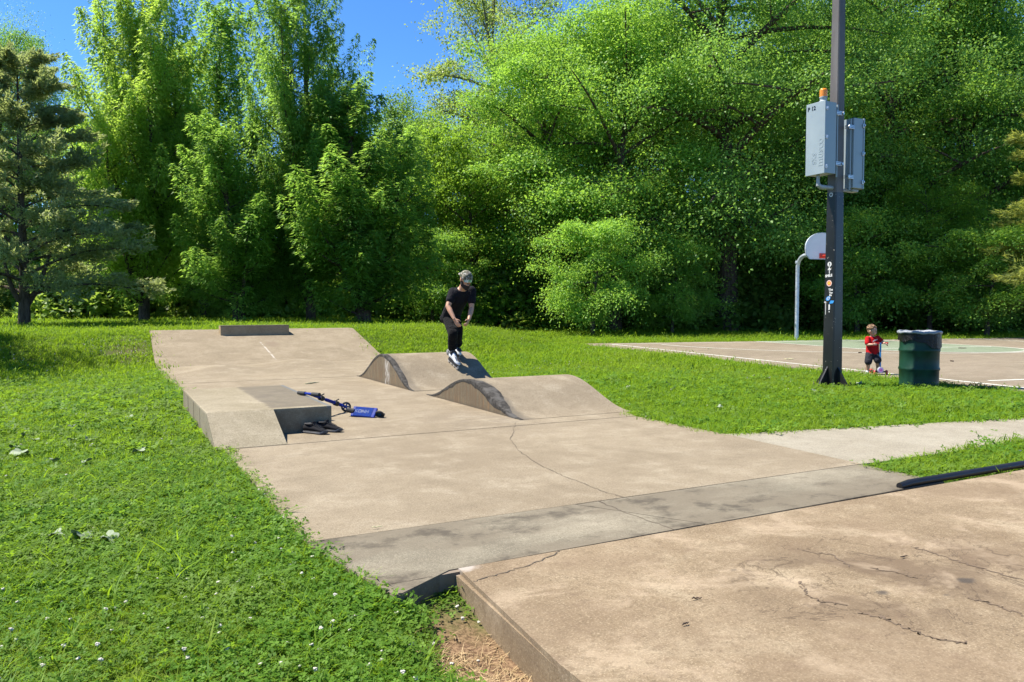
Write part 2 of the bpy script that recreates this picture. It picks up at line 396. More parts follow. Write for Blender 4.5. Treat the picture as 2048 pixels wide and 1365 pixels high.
# bank ramp at the far end
rb = empty('bank_ramp', (3.4, 17.7, 0), label='wide tan concrete bank ramp carrying a low curb block', cat='ramp')
v = [(.97, 17.7, .004), (5.97, 17.7, .004), (6.08, 20.8, .665), (1.03, 20.8, .665), (1.03, 21.15, .668), (6.05, 21.15, .668)]
lo = [(p[0], p[1], -.2) for p in v]
vv = [tuple(np.array(p) - np.array((3.4, 17.7, 0))) for p in v + lo]
mesh_np('ramp_body', vv, [(0, 1, 2, 3), (3, 2, 5, 4), (0, 3, 9, 6), (3, 4, 10, 9), (1, 7, 8, 2), (2, 8, 11, 5), (4, 5, 11, 10), (6, 7, 1, 0)], M_ramp, rb)
mb = MB(); mb.box((2.58, 20.22, .35), (4.24, 20.56, .785), bev=.012, seg=2)
tag(mb.build('concrete_curb', M_curb), 'long low concrete curb block set on top of the bank ramp', 'curb')

# rollers
t = NT('waxed_edge'); n = t.noise(26, 5, .75); n2 = t.noise(5, 4, .6); c = t.mix(t.ramp(n, .35, .65), (.016, .015, .013), (.05, .045, .04)); c = t.mix(t.math('MULTIPLY', t.ramp(n2, .52, .66), .7), c, (.085, .08, .074)); M_band = t.done(c, .8, 0, .15)
def roller(yc, half, h, lab, x0=4.05, x1=5.56):
    r = empty('concrete_roller', (x0, yc, 0), label=lab, cat='roller', group='concrete rollers')
    n = 48; prof = []
    for i in range(n + 1):
        y = -half + 2 * half * i / n; prof.append((y, h * .5 * (1 + math.cos(PI * y / half)) + .005))
    v = []; f = []; xs = [0, .012, .05, .09, .2, .8, x1 - x0 - .03, x1 - x0]
    for y, z in prof:
        for k, x in enumerate(xs): v.append((x, y, z - (.012 if k == 0 else 0)))
    kx = len(xs)
    for i in range(n):
        for k in range(kx - 1): f.append((i * kx + k, i * kx + k + 1, (i + 1) * kx + k + 1, (i + 1) * kx + k))
    mesh_np('riding_surface', v, f, M_roll, r, smooth=True)
    for xx in (0, x1 - x0):
        v = []; f = []
        for y, z in prof: v += [(xx, y, -.06), (xx, y, z - .0122)]
        for i in range(n): f.append((2 * i, 2 * i + 1, 2 * i + 3, 2 * i + 2))
        mesh_np('side_wall', v, f, M_side, r)
    rr_ = random.Random(int(yc * 10)); thick = 1.0 if yc < 10 else .6; v = []; f = []; tw = []; 
    w1 = w2 = .5
    for i, (y, z) in enumerate(prof):
        w1 = min(1, max(0, w1 + rr_.uniform(-.35, .35))); w2 = min(1, max(0, w2 + rr_.uniform(-.3, .3))); k = min(1, (z - .005) / .12) * (1.25 if y < 0 else .8)
        dn = (.02 + .05 * w1) * thick * max(.25, min(k, 1)); tp = (.045 + .07 * w2 + (.06 if y < -.15 and yc < 10 else 0)) * thick * max(.35, k)
        v += [(-.003, y, max(-.03, z - .012 - dn)), (-.003, y, z - .008), (.004, y, z + .0025), (tp, y, z + .0025)]
        if i: f += [(4 * i - 4 + q, 4 * i - 3 + q, 4 * i + 1 + q, 4 * i + q) for q in range(3)]
    mesh_np('edge_band', v, f, M_band, r, smooth=True)
    return r
def bump_z(y):
    z = 0
    if abs(y - 12.2) < 1.45: z = .235 * (1 + math.cos(PI * (y - 12.2) / 1.45)) + .005
    if abs(y - 8.85) < 1.4: z = max(z, .165 * (1 + math.cos(PI * (y - 8.85) / 1.4)) + .005)
    return z
roller(12.2, 1.45, .47, 'taller concrete roller hump that the skater rides down')
roller(8.85, 1.40, .33, 'lower concrete roller hump with a dark waxed edge')

# ledge with front wedge
ld = empty('concrete_ledge', (1.45, 8.9, 0), label='low concrete ledge box with a sloped front and dark waxed top', cat='ledge')
o0 = np.array((1.45, 8.9, 0))
mb = MB(); mb.box(np.array((.85, 7.752, -.05)) - o0, np.array((2.04, 10.1, .25)) - o0, bev=.014, seg=2); mb.build('ledge_box', M_ledge, ld)
pts = [(.852, 7.13, .004), (1.465, 7.13, .004), (1.465, 7.755, .248), (.852, 7.755, .248)]
lo = [(p[0], p[1], -.06) for p in pts]
mesh_np('sloped_front', [np.array(p) - o0 for p in pts + lo], [(0, 1, 2, 3), (0, 3, 7, 4), (1, 5, 6, 2), (0, 4, 5, 1)], M_ledge, ld)
for yy in (8.3, 8.9, 9.5):
    mb = MB(); mb.box((.8475 - o0[0], yy - o0[1], .0), (.8515 - o0[0], yy + .006 - o0[1], .238)); mb.build('form_seam', M_crack, ld)

# path and court
pth = tag(slab('footpath', [(5.31, 4.106), (5.40, 5.72), (7.3, 5.33), (9.16, 4.98), (12, 4.6), (16, 4.4), (16, 2.9), (12, 3.2), (9.2, 3.85), (7.6, 4.09), (5.45, 4.1)], -.14, -.002, M_path, None), kind='structure')
COURT = [(13.95, 22.3), (12.53, 11.1), (11.85, 6.46), (11.4, 2.0), (34, -3), (37.5, 17.0)]
crt = tag(slab('basketball_court', COURT, -.14, 0, M_court, None), kind='structure')
E1 = np.array((.98, -.19)); E2 = np.array((-.19, -.98)); HB = np.array((23.35, 20.2)); HOOP = HB + E2 * 1.2
def line(a, b, wd=.085, z=.004, name='court_line', mat=M_white_line):
    a = np.array(a[:2]); b = np.array(b[:2]); d = (b - a) / np.linalg.norm(b - a); n = np.array((-d[1], d[0])) * wd / 2
    return mesh_np(name, [(*(a - n), z), (*(b - n), z), (*(b + n), z), (*(a + n), z)], [(0, 1, 2, 3)], mat, crt)
def arc(c, r, a0, a1, wd=.085, z=.004, n=40):
    v = []; f = []
    for i in range(n + 1):
        a = a0 + (a1 - a0) * i / n; d = E1 * math.cos(a) + E2 * math.sin(a)
        v += [(*(c + d * (r - wd / 2)), z), (*(c + d * (r + wd / 2)), z)]
        if i: f.append((2 * i - 2, 2 * i - 1, 2 * i + 1, 2 * i))
    mesh_np('court_line', v, f, M_white_line, crt)
line((15.0, 21.2), (11.9 + .42, 5.5)); line((14.95, 21.25), (33, 17.75)); line((13.2, 7.75), (31, 4.3))
arc(HOOP, 6.9, 0, PI, z=.0048)
kw = 2.5
K = [HB - E1 * kw - E2 * .5, HB + E1 * kw - E2 * .5, HB + E1 * kw + E2 * 5.4, HB - E1 * kw + E2 * 5.4]
mesh_np('painted_key', [(*p, .003) for p in K], [(0, 1, 2, 3)], M_green, crt)
FT = HB + E2 * 5.4
mesh_np('painted_circle', [(*(FT + (E1 * math.cos(t) + E2 * math.sin(t)) * kw), .0035) for t in np.linspace(0, PI, 30)], [tuple(range(30))], M_green, crt)
line(K[0], K[3], z=.0055); line(K[1], K[2], z=.0055); line(K[3], K[2], z=.0062); arc(FT, kw, 0, PI, z=.0068)

# ------------------------------------------------------------------ foliage materials
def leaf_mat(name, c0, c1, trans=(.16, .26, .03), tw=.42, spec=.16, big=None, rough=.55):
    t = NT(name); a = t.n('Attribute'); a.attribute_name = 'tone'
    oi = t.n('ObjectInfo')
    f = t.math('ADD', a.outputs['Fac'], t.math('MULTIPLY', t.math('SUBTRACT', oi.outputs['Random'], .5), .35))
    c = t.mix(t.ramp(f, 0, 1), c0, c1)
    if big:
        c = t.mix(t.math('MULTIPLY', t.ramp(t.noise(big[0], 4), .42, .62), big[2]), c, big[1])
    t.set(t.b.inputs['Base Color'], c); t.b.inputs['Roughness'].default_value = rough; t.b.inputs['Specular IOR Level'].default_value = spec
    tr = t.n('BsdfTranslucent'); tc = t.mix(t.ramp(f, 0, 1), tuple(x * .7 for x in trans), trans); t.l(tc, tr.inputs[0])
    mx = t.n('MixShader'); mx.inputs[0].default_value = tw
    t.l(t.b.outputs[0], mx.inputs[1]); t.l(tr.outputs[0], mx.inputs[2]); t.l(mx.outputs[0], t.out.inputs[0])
    return t.m
M_blade = leaf_mat('grass_blade', (0.085, 0.188, 0.010), (0.174, 0.305, 0.020), (0.299, 0.456, 0.020), .50, big=(.55, (.24, .27, .035), .5))
M_clover = leaf_mat('clover_leaf', (0.068, 0.163, 0.014), (0.144, 0.274, 0.030), (0.246, 0.406, 0.030), .50, big=(.8, (.19, .25, .05), .45))
M_far = leaf_mat('far_grass_blade', (0.099, 0.204, 0.010), (0.185, 0.320, 0.020), (0.309, 0.473, 0.020), .50, big=(.35, (.24, .29, .03), .5))
M_straw = leaf_mat('dry_straw', (.26, .17, .08), (.48, .36, .2), (.4, .3, .15), .2)
M_flower = leaf_mat('clover_flower', (.6, .57, .49), (.72, .7, .62), (.5, .48, .42), .2)
M_bark = NT('bark')
_n = M_bark.noise(5, 5, .7, stretch=(3, 3, .6)); M_bark.bump(_n, .7, .04)
M_bark = M_bark.done(M_bark.mix(M_bark.ramp(_n, .3, .7), (.045, .034, .026), (.13, .10, .078)), .95, 0, .1)
M_barkg = NT('grey_bark')
_n = M_barkg.noise(6, 5, .7, stretch=(3, 3, .6)); M_barkg.bump(_n, .6, .03)
M_barkg = M_barkg.done(M_barkg.mix(M_barkg.ramp(_n, .3, .7), (.09, .075, .06), (.23, .2, .165)), .95, 0, .1)
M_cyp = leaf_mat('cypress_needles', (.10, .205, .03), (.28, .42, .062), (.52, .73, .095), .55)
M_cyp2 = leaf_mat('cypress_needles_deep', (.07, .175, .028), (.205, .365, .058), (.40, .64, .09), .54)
M_map = leaf_mat('maple_leaves', (.055, .15, .026), (.20, .37, .07), (.33, .56, .075), .44, rough=.45, spec=.2)
M_map2 = leaf_mat('light_maple_leaves', (.075, .20, .028), (.25, .44, .07), (.42, .68, .075), .46, rough=.48, spec=.2)
M_wood = leaf_mat('woodland_leaves', (.055, .14, .022), (.17, .31, .05), (.30, .50, .065), .46, rough=.48, spec=.2)
M_yel = leaf_mat('yellow_green_leaves', (.075, .175, .02), (.205, .345, .04), (.36, .58, .05), .50)
M_cot = leaf_mat('cottonwood_leaves', (0.120, 0.190, 0.054), (0.271, 0.345, 0.126), (0.433, 0.551, 0.092), .50, rough=.38)
M_ced = leaf_mat('cedar_sprays', (.14, .185, .075), (.42, .46, .22), (.44, .52, .16), .5)
M_pine = leaf_mat('pine_needles', (0.179, 0.246, 0.051), (0.413, 0.446, 0.135), (0.510, 0.551, 0.092), .50)
M_shr = leaf_mat('shrub_leaves', (0.053, 0.125, 0.021), (0.184, 0.283, 0.063), (0.357, 0.505, 0.062), .50, rough=.4)

# ------------------------------------------------------------------ leaves and trees
def unit(a): return a / np.maximum(np.linalg.norm(a, axis=-1, keepdims=True), 1e-9)
def leaves(pos, axis, nrm, L, W):
    """rhombic leaves: pos (n,3) base, axis along, nrm normal"""
    axis = unit(axis); side = unit(np.cross(nrm, axis)); L = np.asarray(L)[:, None]; W = np.asarray(W)[:, None]
    nn = np.cross(axis, side)
    a = pos; b = pos + axis * L * .45 + side * W * .5 + nn * L * .06; c = pos + axis * L - nn * L * .05; d = pos + axis * L * .45 - side * W * .5 + nn * L * .06
    return np.stack([a, b, c, d], 1).reshape(-1, 3)
def sprays(pos, axis, nrm, L, W):
    axis = unit(axis); side = unit(np.cross(nrm, axis)); L = np.asarray(L)[:, None]; W = np.asarray(W)[:, None]
    return np.stack([pos - side * W * .5, pos + side * W * .5, pos + axis * L], 1).reshape(-1, 3)
def rdir(r, n):
    return unit(r.normal(size=(n, 3)))
def bez(a, b, c, n=6):
    t = np.linspace(0, 1, n)[:, None]; a, b, c = map(np.asarray, (a, b, c)); return (1 - t) ** 2 * a + 2 * t * (1 - t) * b + t * t * c
def broadleaf(seed, H, RX, base, nl, ncl, per, leaf, matL, matB, shape=1.0, tr=.28, skirt=.25, mult=1.0):
    """returns (trunk mesh, crown mesh): height H, radius RX, crown from base"""
    r = np.random.default_rng(seed); mb = MB()
    lean = r.normal(0, .03 * H, 2)
    tp = [np.array((lean[0] * t * t, lean[1] * t * t, H * .86 * t)) for t in np.linspace(0, 1, 9)]
    mb.tube([(0, 0, -.3)] + [p for p in tp], [tr * 1.5, tr * 1.25] + [tr * (1 - .85 * t) for t in np.linspace(0.08, 1, 8)], 9)
    cz = base + (H - base) * .48; rz = (H - base) * .52
    centers = []
    for i in range(nl):
        u = (i + .5) / nl; h0 = base * .75 + (H * .8 - base * .75) * u ** .9
        az = i * 2.39996 + r.uniform(-.4, .4); k = h0 / (H * .86); st = np.array((lean[0] * k * k, lean[1] * k * k, h0))
        zz = np.clip(h0 + r.uniform(.02, .30) * H * (.4 + .6 * u), base, H)
        rel = np.clip((zz - cz) / rz, -1, 1); rad = RX * max(.15, (1 - abs(rel) ** 2.2) ** .5) * r.uniform(.7, 1.0)
        en = np.array((math.cos(az) * rad, math.sin(az) * rad, zz - skirt * rad * r.uniform(0, .8) * (1 - u)))
        md = (st + en) / 2 + np.array((0, 0, .12 * rad)); pth = bez(st, md, en, 7)
        r0 = tr * .55 * (1 - .6 * u); mb.tube(pth, np.linspace(r0, .025, 7), 6)
        for q in (3, 4, 5, 6): centers.append(pth[q] + r.normal(0, .05 * RX, 3))
        for s_ in range(3):
            b0 = pth[2 + s_]; d = rdir(r, 1)[0]; d[2] = abs(d[2]) * .5; e2 = b0 + d * RX * r.uniform(.22, .4)
            mb.tube(bez(b0, (b0 + e2) / 2 + (0, 0, .2), e2, 4), np.linspace(r0 * .4, .012, 4), 5); centers.append(e2)
    while len(centers) < ncl:
        d = rdir(r, 1)[0]; k = r.uniform(.55, 1.0) ** .6; rr = (1 - .25 * max(0, d[2])) if shape == 1 else 1
        centers.append(np.array((d[0] * RX * k * rr, d[1] * RX * k * rr, cz + d[2] * rz * k)))
    P = []; A = []; N = []; Ls = []; T = []
    for c in centers:
        n = int(per * r.uniform(.6, 1.4)); rc = RX * r.choice([.14, .19, .24, .33]) * r.uniform(.85, 1.15) * mult
        d = rdir(r, n); rad = r.uniform(.25, 1, n) ** .45; flip = (r.uniform(0, 1, n) < .62) & (d[:, 2] < 0); d[flip, 2] *= -1
        sc = np.array((1, 1, r.uniform(.5, .85)))
        ex = rdir(r, 1)[0] * (1, 1, .4); ex = unit(ex); g_ = r.normal(0, .38, (n, 3)); p = c + g_ * rc * sc + ex * r.normal(0, .48, n)[:, None] * rc; up_ = r.uniform(0, 1, n) < .5; p[up_, 2] = c[2] + np.abs(p[up_, 2] - c[2]); d = unit(p - c); rad = np.linalg.norm(p - c, axis=1) / rc
        p[:, 2] -= skirt * .5 * (rad ** 2) * rc
        P.append(p); ax = d * .7 + rdir(r, n) * .8 + np.array((0, 0, -.35)); A.append(ax)
        N.append(d * .5 + rdir(r, n) * .7 + np.array((0, 0, .7))); Ls.append(leaf * r.uniform(.75, 1.15) * r.uniform(.6, 1.2, n))
        T.append(np.clip(r.uniform(.15, .85) * .55 + r.uniform(0, 1, n) * .45, 0, 1))
    P = np.concatenate(P); A = np.concatenate(A); N = np.concatenate(N); Ls = np.concatenate(Ls); T = np.concatenate(T)
    ok = P[:, 2] > .25
    v = leaves(P[ok], A[ok], N[ok], Ls[ok], Ls[ok] * .66)
    return mb.mesh('trunk', matB, True), fast_mesh('crown', v, 4, matL, np.repeat(T[ok], 4))
def cypress(seed, H, RX, nb, per, matL, nlead=4):
    r = np.random.default_rng(seed); mb = MB(); P = []; A = []; N = []; L = []; T = []
    leads = [(np.zeros(3), np.array((r.normal(0, .02) * H, r.normal(0, .02) * H, H)), .24)]
    for i in range(nlead):
        az = 2 * PI * (i + r.uniform(-.2, .2)) / nlead; h0 = H * r.uniform(.03, .16); hh = H * r.uniform(.48, .84); rr = RX * r.uniform(.36, .6)
        leads.append((np.array((0, 0, h0)), np.array((math.cos(az) * rr, math.sin(az) * rr, hh)), .11))
    def plume(b, ax, ln, rd, tone):
        ax = unit(ax); n = int(per * (ln / 2.0) * r.uniform(.85, 1.15)); t = r.uniform(0, 1, n) ** 1.15
        az = r.uniform(0, 2 * PI, n); e1 = unit(np.cross(ax, (0.3, .9, .1))); e2 = np.cross(ax, e1)
        out = np.cos(az)[:, None] * e1 + np.sin(az)[:, None] * e2
        prof = (1 - t) ** .75 * (.45 + .55 * np.minimum(1, t / .18)); lob = 1 + .28 * np.sin(az * 3 + t * 17 + seed)
        rad = rd * prof * lob * r.uniform(.3, 1, n) ** .45
        p = b + ax * (t * ln)[:, None] + out * rad[:, None]; P.append(p)
        A.append(out * .9 + ax * r.uniform(-.1, .6, n)[:, None] + rdir(r, n) * .3 + np.array((0, 0, -.6)))
        N.append(out * .4 + rdir(r, n) * .6 + np.array((0, 0, .8))); L.append(r.uniform(.10, .21, n))
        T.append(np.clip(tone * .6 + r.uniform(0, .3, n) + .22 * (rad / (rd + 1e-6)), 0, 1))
    tot = 0
    for li, (a, b, r0) in enumerate(leads):
        hh = np.linalg.norm(b - a); mid = (a + b) / 2 + (np.array((b[0], b[1], 0)) * .55 if li else 0)
        path = bez(a - (0, 0, .3 if li == 0 else 0), mid, b, 12); mb.tube(path, np.linspace(r0 * (1.25 if li == 0 else 1), .02, 12), 8)
        nbr = nb if li == 0 else int(nb * .45)
        for i in range(nbr):
            u = .05 + .95 * (i + r.uniform(0, 1)) / nbr; idx = u * 11; k = min(int(idx), 10); st = path[k] + (path[k + 1] - path[k]) * (idx - k)
            z = st[2] / H; Rz = RX * (1.03 - z) ** .8 * min(1, .62 + z * 2.2)
            if li: Rz *= .55
            az = i * 2.4 + r.uniform(-.5, .5) + li; ln = Rz * r.uniform(.55, 1.05) + .35
            en = st + np.array((math.cos(az) * ln, math.sin(az) * ln, ln * r.uniform(.35, 1.0)))
            if en[2] > H * .99: en[2] = H * .99
            bp = bez(st, (st + en) / 2 + np.array((math.cos(az), math.sin(az), -.4)) * ln * .12, en, 6)
            mb.tube(bp, np.linspace(.07 * (1.15 - z), .012, 6), 5)
            tone = r.uniform(.1, .9)
            for q in ((1, 2, 3, 4, 5) if ln > 1.4 else (1, 3, 5)):
                d = np.array((math.cos(az) * .45, math.sin(az) * .45, 1.0)) + r.normal(0, .16, 3)
                plume(bp[q] - np.array((0, 0, .35)), d, r.uniform(1.2, 2.5) * (1.1 - .3 * z), r.uniform(.5, .88) * (1.2 - .35 * z), tone)
        plume(b - np.array((0, 0, 2.2)), b - a, 2.6, .55, r.uniform(.3, .8))
    P = np.concatenate(P); A = np.concatenate(A); N = np.concatenate(N); L = np.concatenate(L); T = np.concatenate(T)
    v = sprays(P, A, N, L, L * .42)
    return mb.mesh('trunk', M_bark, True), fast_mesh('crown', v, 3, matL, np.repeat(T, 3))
def cedar(seed, H, RX, nb, per, matL, leafL=.2, leafW=.3, fork=True):
    r = np.random.default_rng(seed); mb = MB(); P = []; A = []; N = []; L = []; T = []
    mb.tube([(0, 0, -.3), (0, 0, .1), (.02, 0, .9), (.05, .05, 2), (0, 0, H * .5), (0, .1, H)], [.3, .25, .22, .18, .12, .02], 9)
    if fork:
        mb.tube(bez((0, 0, .8), (.5, 0, 1.2), (1.0, -.2, 2.9), 6), [.15, .13, .11, .09, .07, .04], 7); mb.tube(bez((0, 0, .9), (-.5, 0, 1.2), (-.7, .2, 3), 6), [.13, .11, .1, .08, .06, .03], 7)
    for i in range(nb):
        u = (i + r.uniform(0, 1)) / nb; z = 1.0 + (H - 1.2) * u; az = i * 2.4 + r.uniform(-.4, .4)
        Rz = RX * (1 - u) ** .62 * r.uniform(.6, 1.05) + .3; drp = r.uniform(-.12, .22) + .35 * u
        st = np.array((0, 0, z)); en = st + np.array((math.cos(az) * Rz, math.sin(az) * Rz, Rz * drp))
        bp = bez(st, (st + en) / 2 + (0, 0, .18 * Rz), en, 8); mb.tube(bp, np.linspace(.075 * (1.1 - u), .01, 8), 5)
        tone = r.uniform(.1, .9)
        for q in range(2, 8):
            for s_ in range(3):
                n = int(per * r.uniform(.6, 1.3)); d = np.array((math.cos(az), math.sin(az), 0)) * .8 + r.normal(0, .45, 3); d[2] = abs(d[2]) * .5 + .1; d = unit(d)
                ln = r.uniform(.6, 1.35) * (1.15 - .5 * u); t = r.uniform(0, 1, n)
                p = bp[q] + d * (t * ln)[:, None] + rdir(r, n) * (.36 * (1.15 - t) * ln)[:, None] * np.array((1, 1, .6)); P.append(p)
                A.append(d + rdir(r, n) * .7 + np.array((0, 0, -.2))); N.append(rdir(r, n) + np.array((0, 0, .8))); L.append(leafL * r.uniform(.6, 1.3, n))
                T.append(np.clip(tone * .55 + r.uniform(0, .45, n), 0, 1))
    P = np.concatenate(P); A = np.concatenate(A); N = np.concatenate(N); L = np.concatenate(L); T = np.concatenate(T)
    v = sprays(P, A, N, L, L * leafW)
    return mb.mesh('trunk', M_bark, True), fast_mesh('crown', v, 3, matL, np.repeat(T, 3))
def shrub(seed, H, RX, ncl, per, leaf, matL):
    r = np.random.default_rng(seed); mb = MB(); P = []; A = []; N = []; L = []; T = []
    for i in range(7):
        az = r.uniform(0, 6.28); e = np.array((math.cos(az) * RX * .5, math.sin(az) * RX * .5, H * r.uniform(.5, .85)))
        mb.tube(bez((math.cos(az) * .08, math.sin(az) * .08, -.1), e * (.2, .2, .6), e, 5), [.04, .035, .03, .02, .008], 5)
    for i in range(ncl):
        d = rdir(r, 1)[0]; d[2] = abs(d[2]); k = r.uniform(.35, 1) ** .5; c = d * k * np.array((RX, RX, H)); rc = r.uniform(.2, .42) * min(RX, H) * .62
        n = int(per * r.uniform(.6, 1.4)); dd = rdir(r, n); p = c + dd * (r.uniform(.2, 1, n) ** .5)[:, None] * rc; P.append(p)
        A.append(dd * .8 + rdir(r, n) * .7 + np.array((0, 0, -.2))); N.append(rdir(r, n) * .8 + np.array((0, 0, .9))); L.append(leaf * r.uniform(.6, 1.4, n))
        T.append(np.clip(r.uniform(0, 1) * .6 + r.uniform(0, .45, n), 0, 1))
    P = np.concatenate(P); A = np.concatenate(A); N = np.concatenate(N); L = np.concatenate(L); T = np.concatenate(T); ok = P[:, 2] > 0.0
    v = leaves(P[ok], A[ok], N[ok], L[ok], L[ok] * .7)
    return mb.mesh('stem', M_bark, True), fast_mesh('foliage', v, 4, matL, np.repeat(T[ok], 4))

def place(px, d, name):
    """ground point under picture column px at distance d"""
    p = atd(px, YH, d); return (p[0], p[1], float(terrain(p[0], p[1])))
def height_for(px, d, top):
    p = place(px, d, ''); q = atd(px, top, d); return q[2] - p[2]
def put_tree(meshes, H0, px, d, top, name, label, group=None, cat='tree', wide=1.0, rz=None, parts=('trunk', 'crown')):
    p = place(px, d, name); s = height_for(px, d, top) / H0
    e = empty(name, p, random.uniform(0, 6.28) if rz is None else rz, label, cat, group); e.scale = (s * wide, s * wide, s)
    for me, nm in zip(meshes, parts): link(bpy.data.objects.new(nm, me), e)
    return e
T_cypA = cypress(11, 16, 4.3, 46, 370, M_cyp, 5); T_cypB = cypress(12, 16, 4.3, 46, 370, M_cyp2, 4)
T_cyps = cypress(13, 12, 2.4, 34, 380, M_cyp2, 2)
T_map = broadleaf(21, 22, 9, 4.5, 26, 200, 860, .14, M_map, M_bark, tr=.5, skirt=.5)
T_map2 = broadleaf(22, 16, 6, 3.5, 22, 150, 620, .135, M_map2, M_bark, tr=.28, skirt=.45)
T_wood = broadleaf(23, 15, 4.6, 3.0, 20, 150, 290, .16, M_wood, M_barkg, tr=.2, skirt=.3)
T_yel = broadleaf(24, 12, 3.8, 2.0, 18, 150, 260, .15, M_yel, M_bark, tr=.16, skirt=.3)
T_cot = broadleaf(25, 22, 5.0, 7.0, 22, 180, 260, .15, M_cot, M_barkg, tr=.3, skirt=.1, mult=.9)
T_low = broadleaf(26, 6.5, 3.3, 1.2, 16, 130, 300, .13, M_map2, M_bark, tr=.11, skirt=.7)
T_ced = cedar(31, 10, 4.9, 54, 90, M_ced, .17, .42)
T_pine = cedar(32, 12, 4.0, 46, 100, M_pine, .24, .2, False)
S_a = shrub(41, 2.6, 2.0, 70, 110, .17, M_shr); S_b = shrub(42, 1.6, 1.8, 55, 100, .15, M_shr); S_c = shrub(43, 1.8, 1.5, 50, 100, .16, M_yel)

put_tree(T_cypA, 16, 288, 32, -85, 'cypress_tree', 'tall multi-leader bald cypress with a dark trunk behind the gravelly ramp corner', rz=3.9, wide=.80)
put_tree(T_cypB, 16, 622, 31, -95, 'cypress_tree', 'broad tall feathery cypress rising directly behind the curb block on the bank', rz=2.2, wide=.74)
put_tree(T_cyps, 12, 408, 39, 35, 'cypress_tree', 'slim pointed feathery cypress squeezed between the two tall cypresses', rz=1.0)
put_tree(T_cyps, 12, 728, 29, 195, 'cypress_tree', 'smaller pointed cypress on the skater side of the broad tall cypress', wide=1.45, rz=3.0)
put_tree(T_cyps, 12, 480, 29.5, 265, 'cypress_tree', 'short bushy cypress in front of the slim pointed one', wide=1.35, rz=4.4)
put_tree(T_ced, 10, 48, 24.5, 125, 'cedar_tree', 'grey-green cedar with a forked trunk standing alone on the lawn', rz=.2, wide=.9)
put_tree(T_map, 22, 20, 42, 55, 'broadleaf_tree', 'dark leafy tree standing behind the grey-green cedar', wide=.8)
put_tree(T_cot, 22, 985, 47, -95, 'cottonwood_tree', 'tall greyish cottonwood rising above the trees behind the skater', wide=.95)
put_tree(T_yel, 12, 845, 40, 215, 'broadleaf_tree', 'bright yellow-green tree between the cypresses and the skater', wide=1.0)
put_tree(T_yel, 12, 775, 43, 250, 'broadleaf_tree', 'yellow-green tree half hidden behind the smaller pointed cypress')
put_tree(T_yel, 12, 945, 38.5, 230, 'broadleaf_tree', 'yellow-green tree growing directly behind the skater')
put_tree(T_map2, 16, 1075, 39, 60, 'maple_tree', 'light green maple between the cottonwood and the huge maple', rz=1)
put_tree(T_map2, 16, 1230, 37, 20, 'maple_tree', 'light green maple leaning over the end of the court path', rz=2.5, wide=1.1)
put_tree(T_map, 22, 1455, 38, -260, 'maple_tree', 'huge maple with a thick dark trunk behind the basketball hoop', rz=.3, wide=1.0)
put_tree(T_map, 22, 1760, 42, -160, 'maple_tree', 'large spreading maple behind the light pole and the child', rz=3.6, wide=.9)
put_tree(T_low, 6.5, 1185, 32, 425, 'young_maple_tree', 'low rounded bright green maple drooping to the lawn', rz=1.2)
put_tree(T_low, 6.5, 1715, 36, 395, 'young_maple_tree', 'low bright green maple just behind the black light pole', rz=4.0)
put_tree(T_map2, 16, 1600, 44, 100, 'maple_tree', 'light green maple behind the hoop and its backboard', rz=4)
put_tree(T_map2, 16, 1930, 41, -30, 'maple_tree', 'tall light green maple behind the green drum', rz=5)
put_tree(T_pine, 12, 2165, 31, 110, 'pine_tree', 'pale yellowish pine at the edge of the court', rz=2)
put_tree(T_yel, 12, 1860, 36, 330, 'broadleaf_tree', 'small yellow-green tree between the light pole and the pine')
put_tree(T_low, 6.5, 1345, 35, 470, 'young_maple_tree', 'low leafy maple in front of the thick maple trunk', rz=2.2)
put_tree(T_low, 6.5, 865, 36, 440, 'young_maple_tree', 'low leafy maple at the wood edge beside the skater', rz=5.2)
put_tree(T_low, 6.5, 1975, 33, 440, 'young_maple_tree', 'low leafy maple next to the pale pine', rz=.7, wide=1.2)
e = empty('maple_tree', (-7.0, 20.4, float(terrain(-7.0, 20.4))), 1.0, 'leafy maple on the lawn beyond the cedar that shades the clover', 'tree'); e.scale = (1.25, 1.25, 1.35)
for me, nm in zip(T_low, ('trunk', 'crown')): link(bpy.data.objects.new(nm, me), e)
r_ = random.Random(5)
for px, d, top in [(-120, 46, 90), (90, 52, 240), (190, 48, 330), (330, 50, 330), (470, 47, 330), (560, 52, 330), (690, 48, 300), (800, 53, 200), (880, 50, 235), (930, 46, 300), (1030, 50, 210), (1120, 47, 130), (1170, 53, 60), (1300, 46, 100), (1340, 54, 10), (1420, 49, 120), (1540, 52, 0), (1660, 50, 80), (1700, 55, -20), (1820, 50, 90), (1900, 54, 20), (2010, 47, 60), (2100, 52, 20), (2180, 44, 80)]:
    put_tree(T_wood, 15, px, d, top, 'woodland_tree', 'leafy green tree in the dense woods behind the front row', 'woodland trees behind the lawn', wide=r_.uniform(.85, 1.2))
for i, px in enumerate(range(-160, 2260, 52)):
    d = 38.5 + r_.uniform(-2, 3) + (2 if px < 900 else 0); k = r_.random(); sh, h0 = ((S_a, 2.6), (S_b, 1.6), (S_a, 2.6), (S_c, 1.8))[int(k * 3.99)]
    if px > 1130: d = min(d, 40) + 1.0
    top = YH + 30 - h0 * r_.uniform(.9, 1.5) * F / d
    put_tree(sh, h0, px + r_.uniform(-15, 15), d, top, 'woodland_shrub', 'dense leafy shrub filling the shady edge of the woods', 'shrubs along the woodland edge', 'shrub', r_.uniform(.9, 1.3), parts=('stem', 'foliage'))
